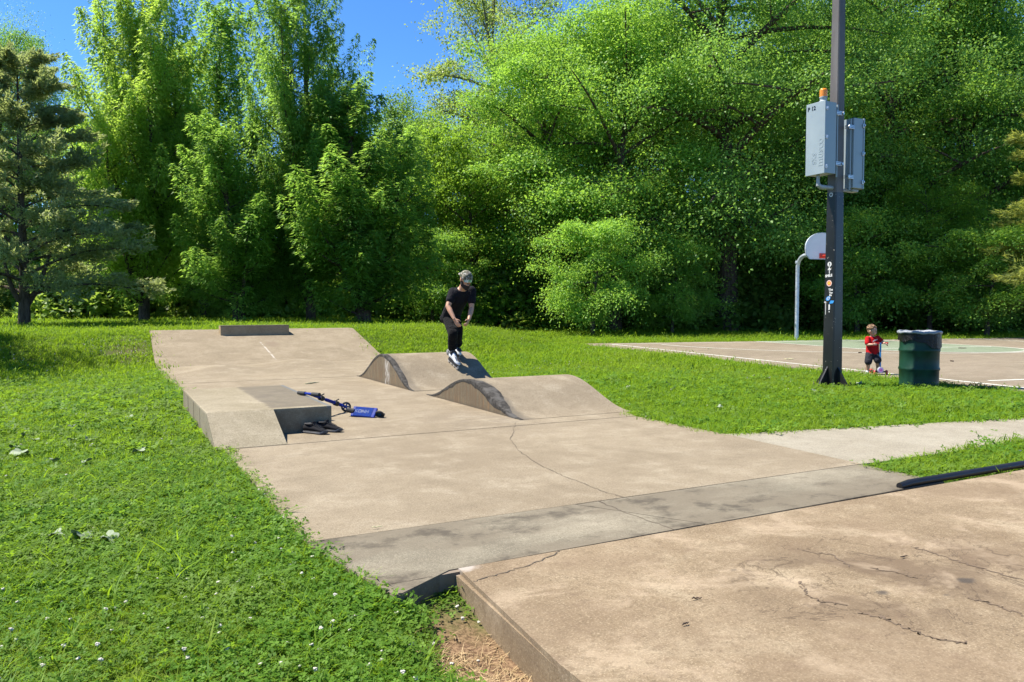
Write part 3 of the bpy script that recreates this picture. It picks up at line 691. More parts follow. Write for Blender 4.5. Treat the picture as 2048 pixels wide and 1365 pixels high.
for i, px in enumerate(range(-140, 2260, 60)):
    d = 45 + r_.uniform(-2, 4)
    put_tree(S_a, 2.6, px, d, YH + 28 - r_.uniform(3.6, 5.6) * F / d, 'woodland_shrub', 'tall shrub deep in the shade under the woodland trees', 'shrubs deep in the woods', 'shrub', r_.uniform(.8, 1.1), parts=('stem', 'foliage'))
put_tree(S_c, 1.8, 968, 36.5, 608, 'leafy_shrub', 'bright sunlit shrub at the lawn edge right behind the skater', None, 'shrub', 1.5, parts=('stem', 'foliage'))
put_tree(S_c, 1.8, 1062, 36.5, 622, 'leafy_shrub', 'low bright shrub at the lawn edge below the drooping young maple', None, 'shrub', 1.5, parts=('stem', 'foliage'))

# ------------------------------------------------------------------ grass (one object of instanced tufts)
gc = bpy.data.collections.new('grass_tufts')
def blade_fan(seed, n, h, wd, spread, lean, mat, segs=3):
    r = np.random.default_rng(seed); V = []; T = []
    for i in range(n):
        b = np.array((*r.normal(0, spread, 2), -.01)); az = r.uniform(0, 6.28); hh = h * r.uniform(.55, 1.25); ln = lean * r.uniform(.3, 1.6) * hh; ww = wd * r.uniform(.6, 1.3)
        d = np.array((math.cos(az), math.sin(az), 0)); s = np.array((-d[1], d[0], 0)); t0 = r.uniform(0, 1)
        pts = [b + d * ln * (k / segs) ** 1.8 + np.array((0, 0, hh * (k / segs) * (1 - .18 * lean * (k / segs)))) for k in range(segs + 1)]
        wk = [ww * .5 * (1 - (k / segs) ** 2.0) + .0002 for k in range(segs + 1)]
        for k in range(segs):
            V += [pts[k] - s * wk[k], pts[k] + s * wk[k], pts[k + 1] + s * wk[k + 1], pts[k + 1] - s * wk[k + 1]]; T += [np.clip(t0 * .7 + .3 * (k / segs), 0, 1)] * 4
    return fast_mesh('tuft', np.array(V), 4, mat, T)
def clover(seed, n, h, sz, spread, mat):
    r = np.random.default_rng(seed); V = []; T = []
    for i in range(n):
        c = np.array((*r.normal(0, spread, 2), h * r.uniform(.4, 1.1))); a0 = r.uniform(0, 6.28); tl = r.normal(0, .35, 2); t0 = r.uniform(0, 1)
        for k in range(3):
            a = a0 + k * 2.094; d = np.array((math.cos(a), math.sin(a), .12)); d[2] += tl[0] * d[0] + tl[1] * d[1]; s = np.array((-math.sin(a), math.cos(a), 0)); s[2] = tl[0] * s[0] + tl[1] * s[1]; z = sz * r.uniform(.75, 1.2)
            V += [c, c + d * z * .6 + s * z * .42, c + d * z, c + d * z * .6 - s * z * .42]; T += [t0] * 4
    return fast_mesh('clover', np.array(V), 4, mat, T)
def add_proto(me): o = bpy.data.objects.new('tuft_%02d' % len(gc.objects), me); gc.objects.link(o)
add_proto(blade_fan(1, 20, .058, .0038, .022, .8, M_blade))          # 0 fine lawn tuft
add_proto(blade_fan(2, 18, .046, .0048, .024, 1.3, M_blade))         # 1 lax tuft
add_proto(clover(3, 12, .040, .016, .030, M_clover))                 # 2 clover
add_proto(blade_fan(4, 8, .075, .0105, .016, 1.3, M_clover))         # 3 crabgrass
add_proto(blade_fan(5, 30, .075, .009, .07, .7, M_far, 2))           # 4 mid tuft
add_proto(blade_fan(6, 46, .085, .016, .17, .7, M_far, 2))           # 5 far tuft
fl = MB(); [fl.ball((.0048 * math.cos(q * 2.4), .0048 * math.sin(q * 2.4), .034 + .002 * (q % 3)), (.0042, .0042, .004), u=6, v=4) for q in range(6)]; fl.ball((0, 0, .038), (.0045, .0045, .0035), u=6, v=4); fl.tube([(0, 0, 0), (0, 0, .035)], .0008, 4)
add_proto(fl.mesh('flower', M_flower, 'all'))                        # 6 clover flower
add_proto(blade_fan(8, 18, .022, .0032, .03, 2.6, M_straw))         # 7 straw
add_proto(blade_fan(9, 7, .14, .0075, .012, .9, M_blade, 4))         # 8 long blades
def inside(px, py, poly):
    res = np.zeros(len(px), bool); j = len(poly) - 1
    for i in range(len(poly)):
        xi, yi = poly[i][:2]; xj, yj = poly[j][:2]
        c = ((yi > py) != (yj > py)) & (px < (xj - xi) * (py - yi) / ((yj - yi) or 1e-9) + xi); res ^= c; j = i
    return res
SOLID = [[(.95, 4.0), (5.29, 4.0), (5.36, 5.7), (5.34, 7.3), (5.53, 7.6), (5.53, 13.6), (5.9, 15), (5.94, 17.7), (6.03, 21.1), (1.06, 21.1), (.99, 17.7)],
         [(1.10, 3.2), (1.14, 3.2), (1.46, 3.33), (5.27, 3.33), (5.28, 4.05), (.97, 4.05)],
         [(1.48, 3.40), (4.7, 3.42), (4.8, 3.48), (9.4, 3.49), (9.4, -4), (1.30, -4), (1.41, 2.27)],
         [(5.22, 4.05), (5.30, 5.69), (7.3, 5.30), (9.16, 4.95), (12, 4.57), (16, 4.37), (16, 2.93), (12, 3.23), (9.2, 3.88), (7.6, 4.12)],
         [(14.02, 22.25), (12.58, 11.1), (11.9, 6.46), (11.45, 2.05), (33.9, -2.9), (37.4, 16.9)]]
def vnoise(x, y, s, seed):
    k = np.random.default_rng(seed).uniform(0, 6.28, 8); return (np.sin(x * s + k[0] + 1.3 * np.sin(y * s * .7 + k[1])) + np.sin(y * s * 1.1 + k[2] + 1.1 * np.sin(x * s * .8 + k[3])) + .6 * np.sin((x + y) * s * 2.1 + k[4])) / 2.6
def scatter(d0, d1, dens, seed):
    r = np.random.default_rng(seed); half = R(44); area = half * (d1 * d1 - d0 * d0); n = int(area * dens)
    d = np.sqrt(r.uniform(d0 * d0, d1 * d1, n)); a = YAW + r.uniform(-half, half, n); x = d * np.sin(a); y = d * np.cos(a)
    ok = np.ones(n, bool)
    for p in SOLID: ok &= ~inside(x, y, p)
    return x[ok], y[ok], r
GP = []; GK = []; GR = []; GS = []
def add_pts(x, y, kind, scl, r, tilt=.18, dz=0.0):
    GP.append(np.stack([x, y, terrain(x, y) + dz], 1)); GK.append(kind); n = len(x)
    GR.append(np.stack([r.normal(0, tilt, n), r.normal(0, tilt, n), r.uniform(0, 6.28, n)], 1)); GS.append(scl)
for (d0, d1, dens, kinds, sc) in ((1.2, 4.6, 1500, 'near', 1.0), (4.6, 11, 800, 'near', 1.1), (6.5, 17, 270, 'mid', 1.0), (13, 30, 80, 'far', .85), (27, 62, 24, 'far', 1.15)):
    x, y, r = scatter(d0, d1, dens, int(d0 * 100)); n = len(x); u = r.uniform(0, 1, n); cl = vnoise(x, y, 1.6, 3) * .5 + .5; left = (x < 1.6).astype(float)
    bare = np.exp(-(((x - 1.32) / .25) ** 2 + ((y - 2.3) / .95) ** 2) ** 1.6) * 1.7 + .75 * np.exp(-(((x - .55) / .6) ** 2 + ((y - 19.3) / 1.6) ** 2))
    dd = np.hypot(x, y); fin, fout = {1.2: (0, 99), 4.6: (0, 7), 6.5: (6.5, 13), 13: (13, 99), 27: (0, 99)}[d0]
    pk = np.where(fin > 0, sm(fin, fin * 1.5, dd), 1) * np.where(fout < 90, 1 - sm(fout, d1, dd), 1)
    keep = (r.uniform(0, 1, n) > bare) & (r.uniform(0, 1, n) < pk); x, y, u, cl, left = (q[keep] for q in (x, y, u, cl, left)); n = len(x)
    if kinds == 'near':
        k = np.where(u < .16 + .30 * cl * left, 2, np.where(u < .66, 1, np.where(u < .93, 0, 3)))
        k = np.where((u > .992) & (left > 0), 8, k)
    elif kinds == 'mid': k = np.where(u < .30 * cl * left + .1, 2, 4)
    else: k = np.full(n, 5)
    hv = 1 + .25 * vnoise(x, y, .9, 9)
    add_pts(x, y, k, sc * hv * r.uniform(.7, 1.3, n) * np.where((k == 2) & (kinds == 'mid'), 1.9, 1), r)
# rank edge grass where the mower does not reach, clover heads, straw in the eroded corner
for p, lo_, hi_, cnt in ((SOLID[0], 0, 11, 2600), (SOLID[1], 0, 6, 500), (SOLID[3], 0, 10, 1100), (SOLID[4], 0, 3, 1500)):
    r = np.random.default_rng(cnt); q = np.array(p); seg = np.array([q[(i + 1) % len(q)] - q[i] for i in range(len(q))]); ln = np.linalg.norm(seg, axis=1); pr = ln / ln.sum()
    i = r.choice(len(q), cnt, p=pr); t = r.uniform(0, 1, cnt); b = q[i] + seg[i] * t[:, None]; nrm = np.stack([seg[i][:, 1], -seg[i][:, 0]], 1) / ln[i][:, None]
    cen = q.mean(0); sgn = np.sign(((b - cen) * nrm).sum(1)); b = b + nrm * sgn[:, None] * r.uniform(-.01, .10, cnt)[:, None]
    ok = np.ones(cnt, bool)
    for pp in SOLID:
        if pp is not p: ok &= ~inside(b[:, 0], b[:, 1], pp)
    ok &= ~((b[:, 0] > 1.0) & (b[:, 1] < 3.4) & (b[:, 0] < 1.6)) & ~((b[:, 0] > 1.05) & (b[:, 0] < 5.27) & (b[:, 1] < 4.4)) & ~((b[:, 0] > 5.1) & (b[:, 0] < 5.5) & (b[:, 1] > 4.0) & (b[:, 1] < 5.68)) & ~(b[:, 1] < 3.5)
    b = b[ok]; add_pts(b[:, 0], b[:, 1], np.where(r.uniform(0, 1, len(b)) < .7, 1, 0), r.uniform(.6, 1.15, len(b)), r, .35)
x, y, r = scatter(1.5, 24, 46, 77)
pr = np.clip(vnoise(x, y, 1.1, 5) * .9 + .35, 0.03, 1) * np.where(x < .95, 1, .22); ok = r.uniform(0, 1, len(x)) < pr; x, y = x[ok], y[ok]
add_pts(x, y, np.full(len(x), 6), r.uniform(.7, 1.15, len(x)) * (1 + .02 * np.hypot(x, y)), r, .12)
r = np.random.default_rng(91); n = 1500
x = 1.24 + r.normal(0, .12, n); y = 2.0 + r.normal(0, .38, n); ok = (x < 1.39) & ~inside(x, y, SOLID[1]); x, y = x[ok], y[ok]
add_pts(x, y, np.full(len(x), 7), r.uniform(.7, 1.4, len(x)), r, .15)
r = np.random.default_rng(5); x = 1.03 + r.uniform(-.07, .10, 90); y = 3.12 + r.uniform(-.12, .16, 90); ok = ~inside(x, y, SOLID[1]); x, y = x[ok], y[ok]
add_pts(x, y, np.where(r.uniform(0, 1, len(x)) < .6, 1, 2), r.uniform(.9, 1.4, len(x)), r, .25)
P = np.concatenate(GP); me = bpy.data.meshes.new('grass'); me.vertices.add(len(P)); me.vertices.foreach_set('co', P.astype(np.float32).ravel())
a = me.attributes.new('kind', 'INT', 'POINT'); a.data.foreach_set('value', np.concatenate(GK).astype(np.int32))
a = me.attributes.new('rot', 'FLOAT_VECTOR', 'POINT'); a.data.foreach_set('vector', np.concatenate(GR).astype(np.float32).ravel())
a = me.attributes.new('scl', 'FLOAT', 'POINT'); a.data.foreach_set('value', np.concatenate(GS).astype(np.float32))
grass = tag(link(bpy.data.objects.new('grass', me)), 'short green clover lawn dotted with white flowers', 'grass', kind='stuff')
ng = bpy.data.node_groups.new('tufts', 'GeometryNodeTree')
ng.interface.new_socket('Geometry', in_out='INPUT', socket_type='NodeSocketGeometry'); ng.interface.new_socket('Geometry', in_out='OUTPUT', socket_type='NodeSocketGeometry')
gi = ng.nodes.new('NodeGroupInput'); go = ng.nodes.new('NodeGroupOutput'); ip = ng.nodes.new('GeometryNodeInstanceOnPoints'); ci = ng.nodes.new('GeometryNodeCollectionInfo')
ci.inputs['Collection'].default_value = gc; ci.inputs['Separate Children'].default_value = True; ci.inputs['Reset Children'].default_value = True
ip.inputs['Pick Instance'].default_value = True
def named(nm, ty):
    q = ng.nodes.new('GeometryNodeInputNamedAttribute'); q.data_type = ty; q.inputs[0].default_value = nm; return q.outputs[0]
L_ = ng.links.new; L_(gi.outputs[0], ip.inputs['Points']); L_(ci.outputs[0], ip.inputs['Instance']); L_(named('kind', 'INT'), ip.inputs['Instance Index'])
er = ng.nodes.new('FunctionNodeEulerToRotation'); L_(named('rot', 'FLOAT_VECTOR'), er.inputs[0]); L_(er.outputs[0], ip.inputs['Rotation']); L_(named('scl', 'FLOAT'), ip.inputs['Scale']); L_(ip.outputs[0], go.inputs[0])
grass.modifiers.new('tufts', 'NODES').node_group = ng

# ------------------------------------------------------------------ light pole
PP = np.array((10.13, 8.37)); PZ = float(terrain(*PP)) + .03
M_blk = NT('black_pole_paint')
_n = M_blk.noise(40, 4, .7); _n2 = M_blk.noise(2.5, 4, stretch=(1, 1, .5)); _n3 = M_blk.noise(28, 2, .5)
_c = M_blk.mix(M_blk.ramp(_n2, .4, .7), (.007, .007, .007), (.018, .017, .016))
_c = M_blk.mix(M_blk.ramp(_n3, .715, .735), _c, (.42, .36, .3)); M_blk = M_blk.done(_c, .32, 0, .5)
M_fade = NT('faded_bronze_paint')
_n = M_fade.noise(3, 5, .6, stretch=(1, 1, .25)); _n2 = M_fade.noise(7, 5, .6)
_c = M_fade.mix(M_fade.ramp(_n, .35, .65), (.085, .075, .069), (.12, .11, .103)); _c = M_fade.mix(M_fade.math('MULTIPLY', M_fade.ramp(_n2, .55, .7), .5), _c, (.09, .06, .05)); M_fade = M_fade.done(_c, .55, 0, .4)
pole = empty('light_pole', (PP[0], PP[1], PZ), 0, 'square black steel light pole with stickers and flared base plate', 'light pole')
def sq(mb, z0, z1, a0, a1, ch=.18):
    rings = []
    for z, a in ((z0, a0), (z1, a1)):
        h = a / 2; c = h * ch; rings.append([(-h + c, -h, z), (h - c, -h, z), (h, -h + c, z), (h, h - c, z), (h - c, h, z), (-h + c, h, z), (-h, h - c, z), (-h, -h + c, z)])
    mb.ring_loft(rings); return mb
def pw(z): return .222 - .0125 * z
sq(MB(), 0, 3.02, pw(0), pw(3.02)).build('lower_shaft', M_blk, pole)
sq(MB(), 3.0, 10.5, pw(3.02) - .006, pw(10.5)).build('upper_shaft', M_fade, pole)
mb = MB(); mb.box((-.24, -.24, -.05), (.24, .24, .022), bev=.004); mb.build('base_plate', M_blk, pole)
for k in range(4):
    a = k * PI / 2; Mz = Matrix.Rotation(a, 4, 'Z'); h = pw(0) / 2
    mb = MB(); vs = [(h - .01, -.012, .02), (h + .19, -.012, .022), (h + .185, -.012, .045), (h - .01, -.012, .33)]
    mb.ring_loft([[Mz @ Vector(p) for p in vs], [Mz @ Vector((p[0], .012, p[2])) for p in vs]]); mb.build('gusset', M_blk, pole)
    mb = MB(); mb.lathe([(.016, .022), (.016, .05), (.008, .052), (.008, .075)], 8, Mz @ Matrix.Translation((.19, .19, 0))); mb.build('anchor_bolt', paint('bolt_steel', (.25, .2, .16), .5, .8) if k == 0 else bpy.data.materials['bolt_steel'], pole)
M_wht = paint('white_sticker', (.52, .51, .49), .5, var=.06); M_org = paint('orange_sticker', (.75, .2, .06), .5); M_blu = paint('blue_sticker', (.03, .22, .55), .5); M_pnk = paint('pink_ring', (.72, .5, .42), .5); M_yel_s = paint('yellow_sticker', (.8, .45, .05), .5)
def on_face(z, u, out=.002):          # point on the -X face of the pole; u metres towards -Y
    return Matrix.Translation((-pw(z) / 2 - out, -u, z)) @ Matrix.Rotation(-PI / 2, 4, 'Z') @ Matrix.Rotation(PI / 2, 4, 'X')
def decal(name, mb_or_me, mat, z, u, out=.002, rot=0, parent=pole):
    me = mb_or_me if isinstance(mb_or_me, bpy.types.Mesh) else mb_or_me.mesh(name, mat)
    me.transform(on_face(z, u, out) @ Matrix.Rotation(rot, 4, 'Z')); 
    if not me.materials: me.materials.append(mat)
    else: me.materials[0] = mat
    return link(bpy.data.objects.new(name, me), parent)
def disc(r, n=28, t=.0015): return MB().lathe([(r, 0), (r, t)], n)
def zp(py): return HC + (YH - py) / (F / 12.05) - PZ
decal('sticker', disc(.038), M_wht, zp(529), 0); decal('printed_mark', text_mesh('3', .055, .0004, .002), M_blk, zp(529), 0, .0045)
ar = MB(); ar.box((-.007, -.05, 0), (.007, .03, .001)); ar.poly([(-.033, .012), (0, .055), (.033, .012), (.02, .003), (0, .028), (-.02, .003)], 0.0012, .002)
decal('painted_arrow', ar, M_wht, zp(541.5), 0)
decal('painted_word', text_mesh('SMILE', .052, .0004, .003), M_wht, zp(552), -.012, rot=.1)
decal('sticker', disc(.048), M_pnk, zp(567), 0); decal('sticker', disc(.034), M_org, zp(567), 0, .0036); decal('sticker', disc(.017), M_yel_s, zp(567), 0, .0052)
decal('painted_word', text_mesh('The', .05, .0004, .002), M_wht, zp(580), .03, rot=.1); decal('painted_word', text_mesh('Tiny', .036, .0004, .002), M_wht, zp(586), .035); decal('painted_word', text_mesh('Bin', .034, .0004, .003), M_wht, zp(591), .03)
e_ = MB(); e_.lathe([(1, 0), (1, .0015)], 26, Matrix.Diagonal((.045, .032, 1, 1))); decal('sticker', e_, M_blu, zp(597.5), -.012, rot=.5)
e_ = MB(); e_.lathe([(.6, 0), (1, 0), (1, .001), (.6, .001)], 26, Matrix.Diagonal((.03, .02, 1, 1)), False); decal('printed_ring', e_, M_wht, zp(597), -.006, .0042, rot=.5)
e_ = MB(); e_.poly([(-.045, -.026), (.025, -.02), (.045, .02), (-.02, .024)], 0, .0015); decal('sticker', e_, M_blu, zp(604.5), .055)
e_ = MB(); e_.poly([(-.012, -.045), (.014, -.038), (.016, .03), (.004, .05), (-.012, .04)], 0, .0015); decal('sticker', e_, M_wht, zp(615), .01)
decal('sticker', disc(.01), M_wht, zp(624), .012)
e_ = MB(); e_.box((-.006, -.1, 0), (.004, .09, .001)); e_.box((-.03, .085, 0), (.005, .105, .001)); decal('tape_strip', e_, M_wht, zp(617), -.055)
decal('round_tag', disc(.035), M_wht, zp(391), .0); decal('printed_mark', disc(.016), M_blk, zp(391), .0, .004)

# ------------------------------------------------------------------ control cabinets
M_cab = paint('grey_cabinet_paint', (.26, .31, .33), .42, .1, .04, 3, .5); M_zinc = paint('zinc_steel', (.5, .52, .54), .35, .8, .2, 30); M_cabd = paint('cabinet_shadow_gap', (.08, .095, .1), .6); M_pvc = paint('grey_conduit', (.3, .32, .33), .5, .1)
def cabinet(x0, x1, z0, z1, lab, main):
    o = np.array((PP[0] + (x0 + x1) / 2, PP[1], PZ + z0)); hx = (x1 - x0) / 2; hz = z1 - z0; s = -1 if main else 1
    c = empty('control_cabinet', tuple(o), 0, lab, 'cabinet')
    MB().box((-hx + (.03 if main else 0), -.16, 0), (hx - (0 if main else .03), .18, hz), bev=.006, seg=2).build('cabinet_body', M_cab, c)
    fx = -hx if main else hx
    MB().box((fx - s * .026, -.168, -.008), (fx, .188, hz + .008), bev=.005, seg=2).build('cabinet_door', M_cab, c)
    MB().box((fx - s * .0295, -.158, .004), (fx - s * .0265, .178, hz - .004)).build('door_gasket', M_cabd, c)
    for z in (hz * .09, hz * .50, hz * .90):
        mb = MB(); mb.box((fx - s * .055, -.182, z - .03), (fx - s * .012, -.164, z + .03), bev=.006); mb.box((fx - s * .04, -.2, z - .012), (fx - s * .02, -.18, z + .02), bev=.004); mb.build('door_clamp', M_zinc, c)
    for z in (hz * .15, hz * .86):
        mb = MB(); xa = hx if main else -hx; xb = xa + (.13 if main else -.13)
        mb.box((min(xa, xb), -.17, z - .03), (max(xa, xb), -.15, z + .03), bev=.003); mb.build('mounting_strut', M_zinc, c)
        mb = MB(); mb.box((min(xa, xb), .12, z - .03), (max(xa, xb), .14, z + .03), bev=.003); mb.build('mounting_strut', M_zinc, c)
        for i in range(4):
            for j in (-.013, .013): MB().lathe([(.007, 0), (.007, .003)], 8, Matrix.Translation((min(xa, xb) + .02 + i * .03, -.1705, z + j)) @ Matrix.Rotation(PI / 2, 4, 'X')).build('strut_hole', M_cabd, c)
        mb = MB(); mb.tube([(xb, -.19, z - .015), (xb, -.1, z - .015)], .009, 6); mb.tube([(xb, -.19, z + .015), (xb, -.1, z + .015)], .009, 6); mb.lathe([(.018, 0), (.018, .02)], 6, Matrix.Translation((xb, -.165, z)) @ Matrix.Rotation(PI / 2, 4, 'X')); mb.build('clamp_bolt', M_zinc, c)
    MB().box((hx + .04 if main else -hx - .06, -.145, -.04), (hx + .06 if main else -hx - .04, -.125, hz * .98)).build('mounting_rail', M_cab, c)
    if main:
        mb = MB(); mb.tube([(-.04, .02, -.0), (-.04, .02, -.17)], .027, 10); mb.tube([(-.04, .02, -.15), (.0, .01, -.185), (.26, -.02, -.185)], [.036, .038, .028], 10); mb.build('conduit_elbow', M_pvc, c, True)
        MB().lathe([(.062, hz + .006), (.066, hz + .03), (.05, hz + .045), (.052, hz + .08), (.06, hz + .085), (.06, hz + .1)], 20, Matrix.Translation((0, -.02, 0))).build('beacon_base', M_pvc, c, True)
        t = NT('amber_lens'); t.b.inputs['Transmission Weight'].default_value = .35; t.b.inputs['Coat Weight'].default_value = .5
        prof = []
        for i in range(13): prof.append((.056 - (.0 if i < 11 else .008 * (i - 10)) + (.002 if i % 2 else 0), hz + .098 + i * .0105))
        MB().lathe(prof, 24, Matrix.Translation((0, -.02, 0))).build('beacon_lens', t.done((.95, .32, .01), .2), c, True)
        def front(me, y, z, rot, mat, nm, out):
            me.transform(Matrix.Translation((-hx - out, y, z)) @ Matrix.Rotation(-PI / 2, 4, 'Z') @ Matrix.Rotation(PI / 2, 4, 'X') @ Matrix.Rotation(rot, 4, 'Z')); me.materials.append(mat); link(bpy.data.objects.new(nm, me), c)
        front(text_mesh('P 12', .085, .0006, .003), .085, hz - .075, 0, M_blk, 'printed_number', .0015)
        front(text_mesh('musco', .16, .0022, .004), -.085, hz * .30, PI / 2, M_cab, 'embossed_lettering', .001)
        front(text_mesh('SXS', .11, .0016, .001), .02, hz * .22, PI / 2, M_cab, 'embossed_lettering', .001)
        disc(.006).build('screw', M_zinc, c).matrix_local = Matrix.Translation((-hx - .001, .08, hz - .19)) @ Matrix.Rotation(-PI / 2, 4, 'Y')
    else:
        mb = MB(); mb.box((-.05, -.1, -.05), (.09, .02, 0), bev=.01); mb.tube([(-.03, -.04, -.03), (-.22, -.02, -.03)], .025, 8); mb.build('conduit_elbow', M_pvc, c)
cabinet(-.455, -.2, zp(354), zp(216), 'pale grey cabinet numbered P 12 with an amber beacon on top', True)
cabinet(.2, .44, zp(377), zp(239), 'plain pale grey cabinet on the drum side of the light pole', False)

# ------------------------------------------------------------------ basketball hoop
hz0 = float(terrain(22.91, 20.55)); hp = empty('basketball_hoop', (22.91, 20.55, hz0), 0, 'galvanised gooseneck basketball hoop with a white fan backboard', 'basketball hoop')
M_galv = paint('galvanised_pole', (.42, .47, .53), .45, .5, .15, 12); M_bb = paint('white_backboard', (.7, .69, .7), .45, 0, .04, 3); M_rim = paint('red_rim', (.75, .06, .03), .4)
e2 = np.array((*E2, 0)); e1 = np.array((*E1, 0)); up = np.array((0, 0, 1.))
gp = [np.array((0, 0, -.2)), up * 1.5, up * 2.75] + [up * 2.75 + e2 * .45 * (1 - math.cos(a)) + up * .42 * math.sin(a) for a in np.linspace(.2, PI / 2, 8)] + [e2 * 1.33 + up * 3.16]
MB().tube(gp, .07, 14).build('gooseneck_pole', M_galv, hp, True)
MB().tube([up * 2.98 + e2 * .05, e2 * 1.3 + up * 3.6], .02, 8).build('brace', M_galv, hp, True)
MB().lathe([(.085, 2.88), (.09, 2.9), (.09, 2.97), (.085, 2.99)], 14).build('collar', M_galv, hp)
out = [(-.52, 0), (.52, 0), (.66, .14), (.69, .34)] + [(.69 * math.cos(a), .40 + .52 * math.sin(a)) for a in np.linspace(.15, PI - .15, 16)] + [(-.69, .34), (-.66, .14)]
def bbp(u, z, d): return e1 * u + up * (2.98 + z) + e2 * d
MB().ring_loft([[bbp(u, z, 1.32) for u, z in out], [bbp(u, z, 1.355) for u, z in out]]).build('backboard', M_bb, hp)
o2 = [(u * 1.03, .46 + (z - .46) * 1.03) for u, z in out]
MB().ring_loft([[bbp(u, z, 1.31) for u, z in o2], [bbp(u, z, 1.365) for u, z in o2], [bbp(u, z, 1.365) for u, z in out], [bbp(u, z, 1.31) for u, z in out]], False).build('backboard_rim', M_galv, hp)
rimc = e2 * 1.74 + up * 3.08
MB().tube([rimc + (e1 * math.cos(a) + e2 * math.sin(a)) * .23 for a in np.linspace(0, 2 * PI, 25)], .013, 8, False).build('rim', M_rim, hp, True)
mb = MB(); mb.ring_loft([[bbp(-.13, .02, 1.36), bbp(.13, .02, 1.36), bbp(.13, .2, 1.36), bbp(-.13, .2, 1.36)], [bbp(-.13, .02, 1.38), bbp(.13, .02, 1.38), bbp(.13, .2, 1.38), bbp(-.13, .2, 1.38)]]); mb.ring_loft([[bbp(-.1, .08, 1.38), bbp(.1, .08, 1.38), bbp(.1, .12, 1.38), bbp(-.1, .12, 1.38)], [bbp(-.06, .085, 1.54), bbp(.06, .085, 1.54), bbp(.06, .11, 1.54), bbp(-.06, .11, 1.54)]]); mb.build('rim_bracket', M_rim, hp)

# ------------------------------------------------------------------ litter drum
dp = at(1837, 771); dz = float(terrain(dp[0], dp[1]))
drum = empty('litter_drum', (dp[0], dp[1], dz), 0, 'dark green ribbed steel drum used as a litter bin', 'litter bin')
M_drum = paint('dark_green_enamel', (.006, .034, .019), .45, 0, .25, 6, .25, .0)
prof = [(.29, 0), (.295, .012), (.285, .03)]
for zc in (.305, .60):
    prof += [(.287, zc - .03), (.298, zc - .012), (.298, zc + .012), (.287, zc + .03)]
prof += [(.287, .86), (.296, .872), (.296, .888), (.285, .892), (.275, .88), (.275, .05)]
MB().lathe(prof, 56).build('drum_body', M_drum, drum, True)
t = NT('dark_bag_plastic'); n = t.noise(7, 5, .7, stretch=(1.5, 1.5, .6)); t.bump(n, .9, .05); M_bag = t.done((.005, .005, .005), .38, 0, .3)
t = NT('grey_bag_rim'); n = t.noise(14, 5, .7); t.bump(n, .8, .03); M_bagr = t.done((.22, .24, .27), .35, 0, .5)
liner = empty('bin_liner', (dp[0], dp[1], dz + .6), 0, 'dark plastic bin liner folded over the rim of the green drum', 'bin liner')
n = 72; rings = []; r = random.Random(4); wob = [.006 * math.sin(5 * a) + .004 * math.sin(13 * a + 1) for a in np.linspace(0, 2 * PI, n, False)]
hem = [.17 + .07 * math.sin(a * 1.0 + 2.6) + .03 * math.sin(a * 3) + .012 * math.sin(9 * a) for a in np.linspace(0, 2 * PI, n, False)]
for k in range(7):
    q = k / 6; rings.append([((.3005 + abs(wob[i]) * (.4 + q)) * math.cos(2 * PI * i / n), (.3005 + abs(wob[i]) * (.4 + q)) * math.sin(2 * PI * i / n), .285 - hem[i] * q) for i in range(n)])
MB().ring_loft(rings, False).build('folded_skirt', M_bag, liner, 'all')
rings = [[((rr + .006 * math.sin(7 * a)) * math.cos(a), (rr + .006 * math.sin(7 * a)) * math.sin(a), zz + .006 * math.sin(4 * a + 1) + .004 * math.sin(11 * a)) for a in np.linspace(0, 2 * PI, n, False)] for rr, zz in ((.306, .262), (.320, .268), (.322, .296), (.300, .306), (.268, .296), (.25, .1))]
MB().ring_loft(rings, False).build('rolled_rim', M_bagr, liner, 'all')

# ------------------------------------------------------------------ blue kick scooter leaning on the ledge
M_blue = paint('metallic_blue', (.006, .022, .20), .55, .0, .15, 8, .12, .0); M_rub = paint('black_rubber', (.018, .018, .018), .7); M_teal = paint('blue_wheel_core', (.008, .06, .15), .35, .2); M_grip = paint('deck_grip', (.006, .026, .16), .8, 0, .3, 40, .1)
Wf = at(692, 824, .0); Wf = np.array((Wf[0], Wf[1], .06))
sc = empty('kick_scooter', (Wf[0], Wf[1], 0), 0, 'blue folding kick scooter lying against the concrete ledge', 'scooter')
S0 = np.array((Wf[0], Wf[1], 0)); hbL = at(597, 786, .275) ; hbR = at(639, 790, .285); hbc = (hbL + hbR) / 2
wc = np.array((0, 0, .06)); hb = hbc - S0
def lerp(a, b, t): return a + (b - a) * t
MB().tube([lerp(wc, hb, .12), lerp(wc, hb, .55)], .02, 12).build('lower_stem', M_blue, sc, True); MB().tube([lerp(wc, hb, .5), hb], .016, 12).build('upper_stem', M_blue, sc, True)
for tt in (.28, .68):
    mb = MB(); c_ = lerp(wc, hb, tt); d_ = unit(hb - wc); mb.tube([c_ - d_ * .03, c_ + d_ * .03], .03, 10); mb.tube([c_ + (0, 0, .03), c_ + np.array((.03, -.02, .05))], .008, 6); mb.build('stem_clamp', M_rub, sc)
bd = unit(hbR - hbL); MB().tube([hb - bd * .09, hb + bd * .08], .014, 10).build('handlebar', M_blue, sc, True)
MB().tube([hbL - S0, hbL - S0 + bd * .14], .021, 12).build('grip', M_rub, sc, True); MB().tube([hbR - S0, hbR - S0 - bd * .14], .021, 12).build('grip', M_rub, sc, True)
camr = RT; 
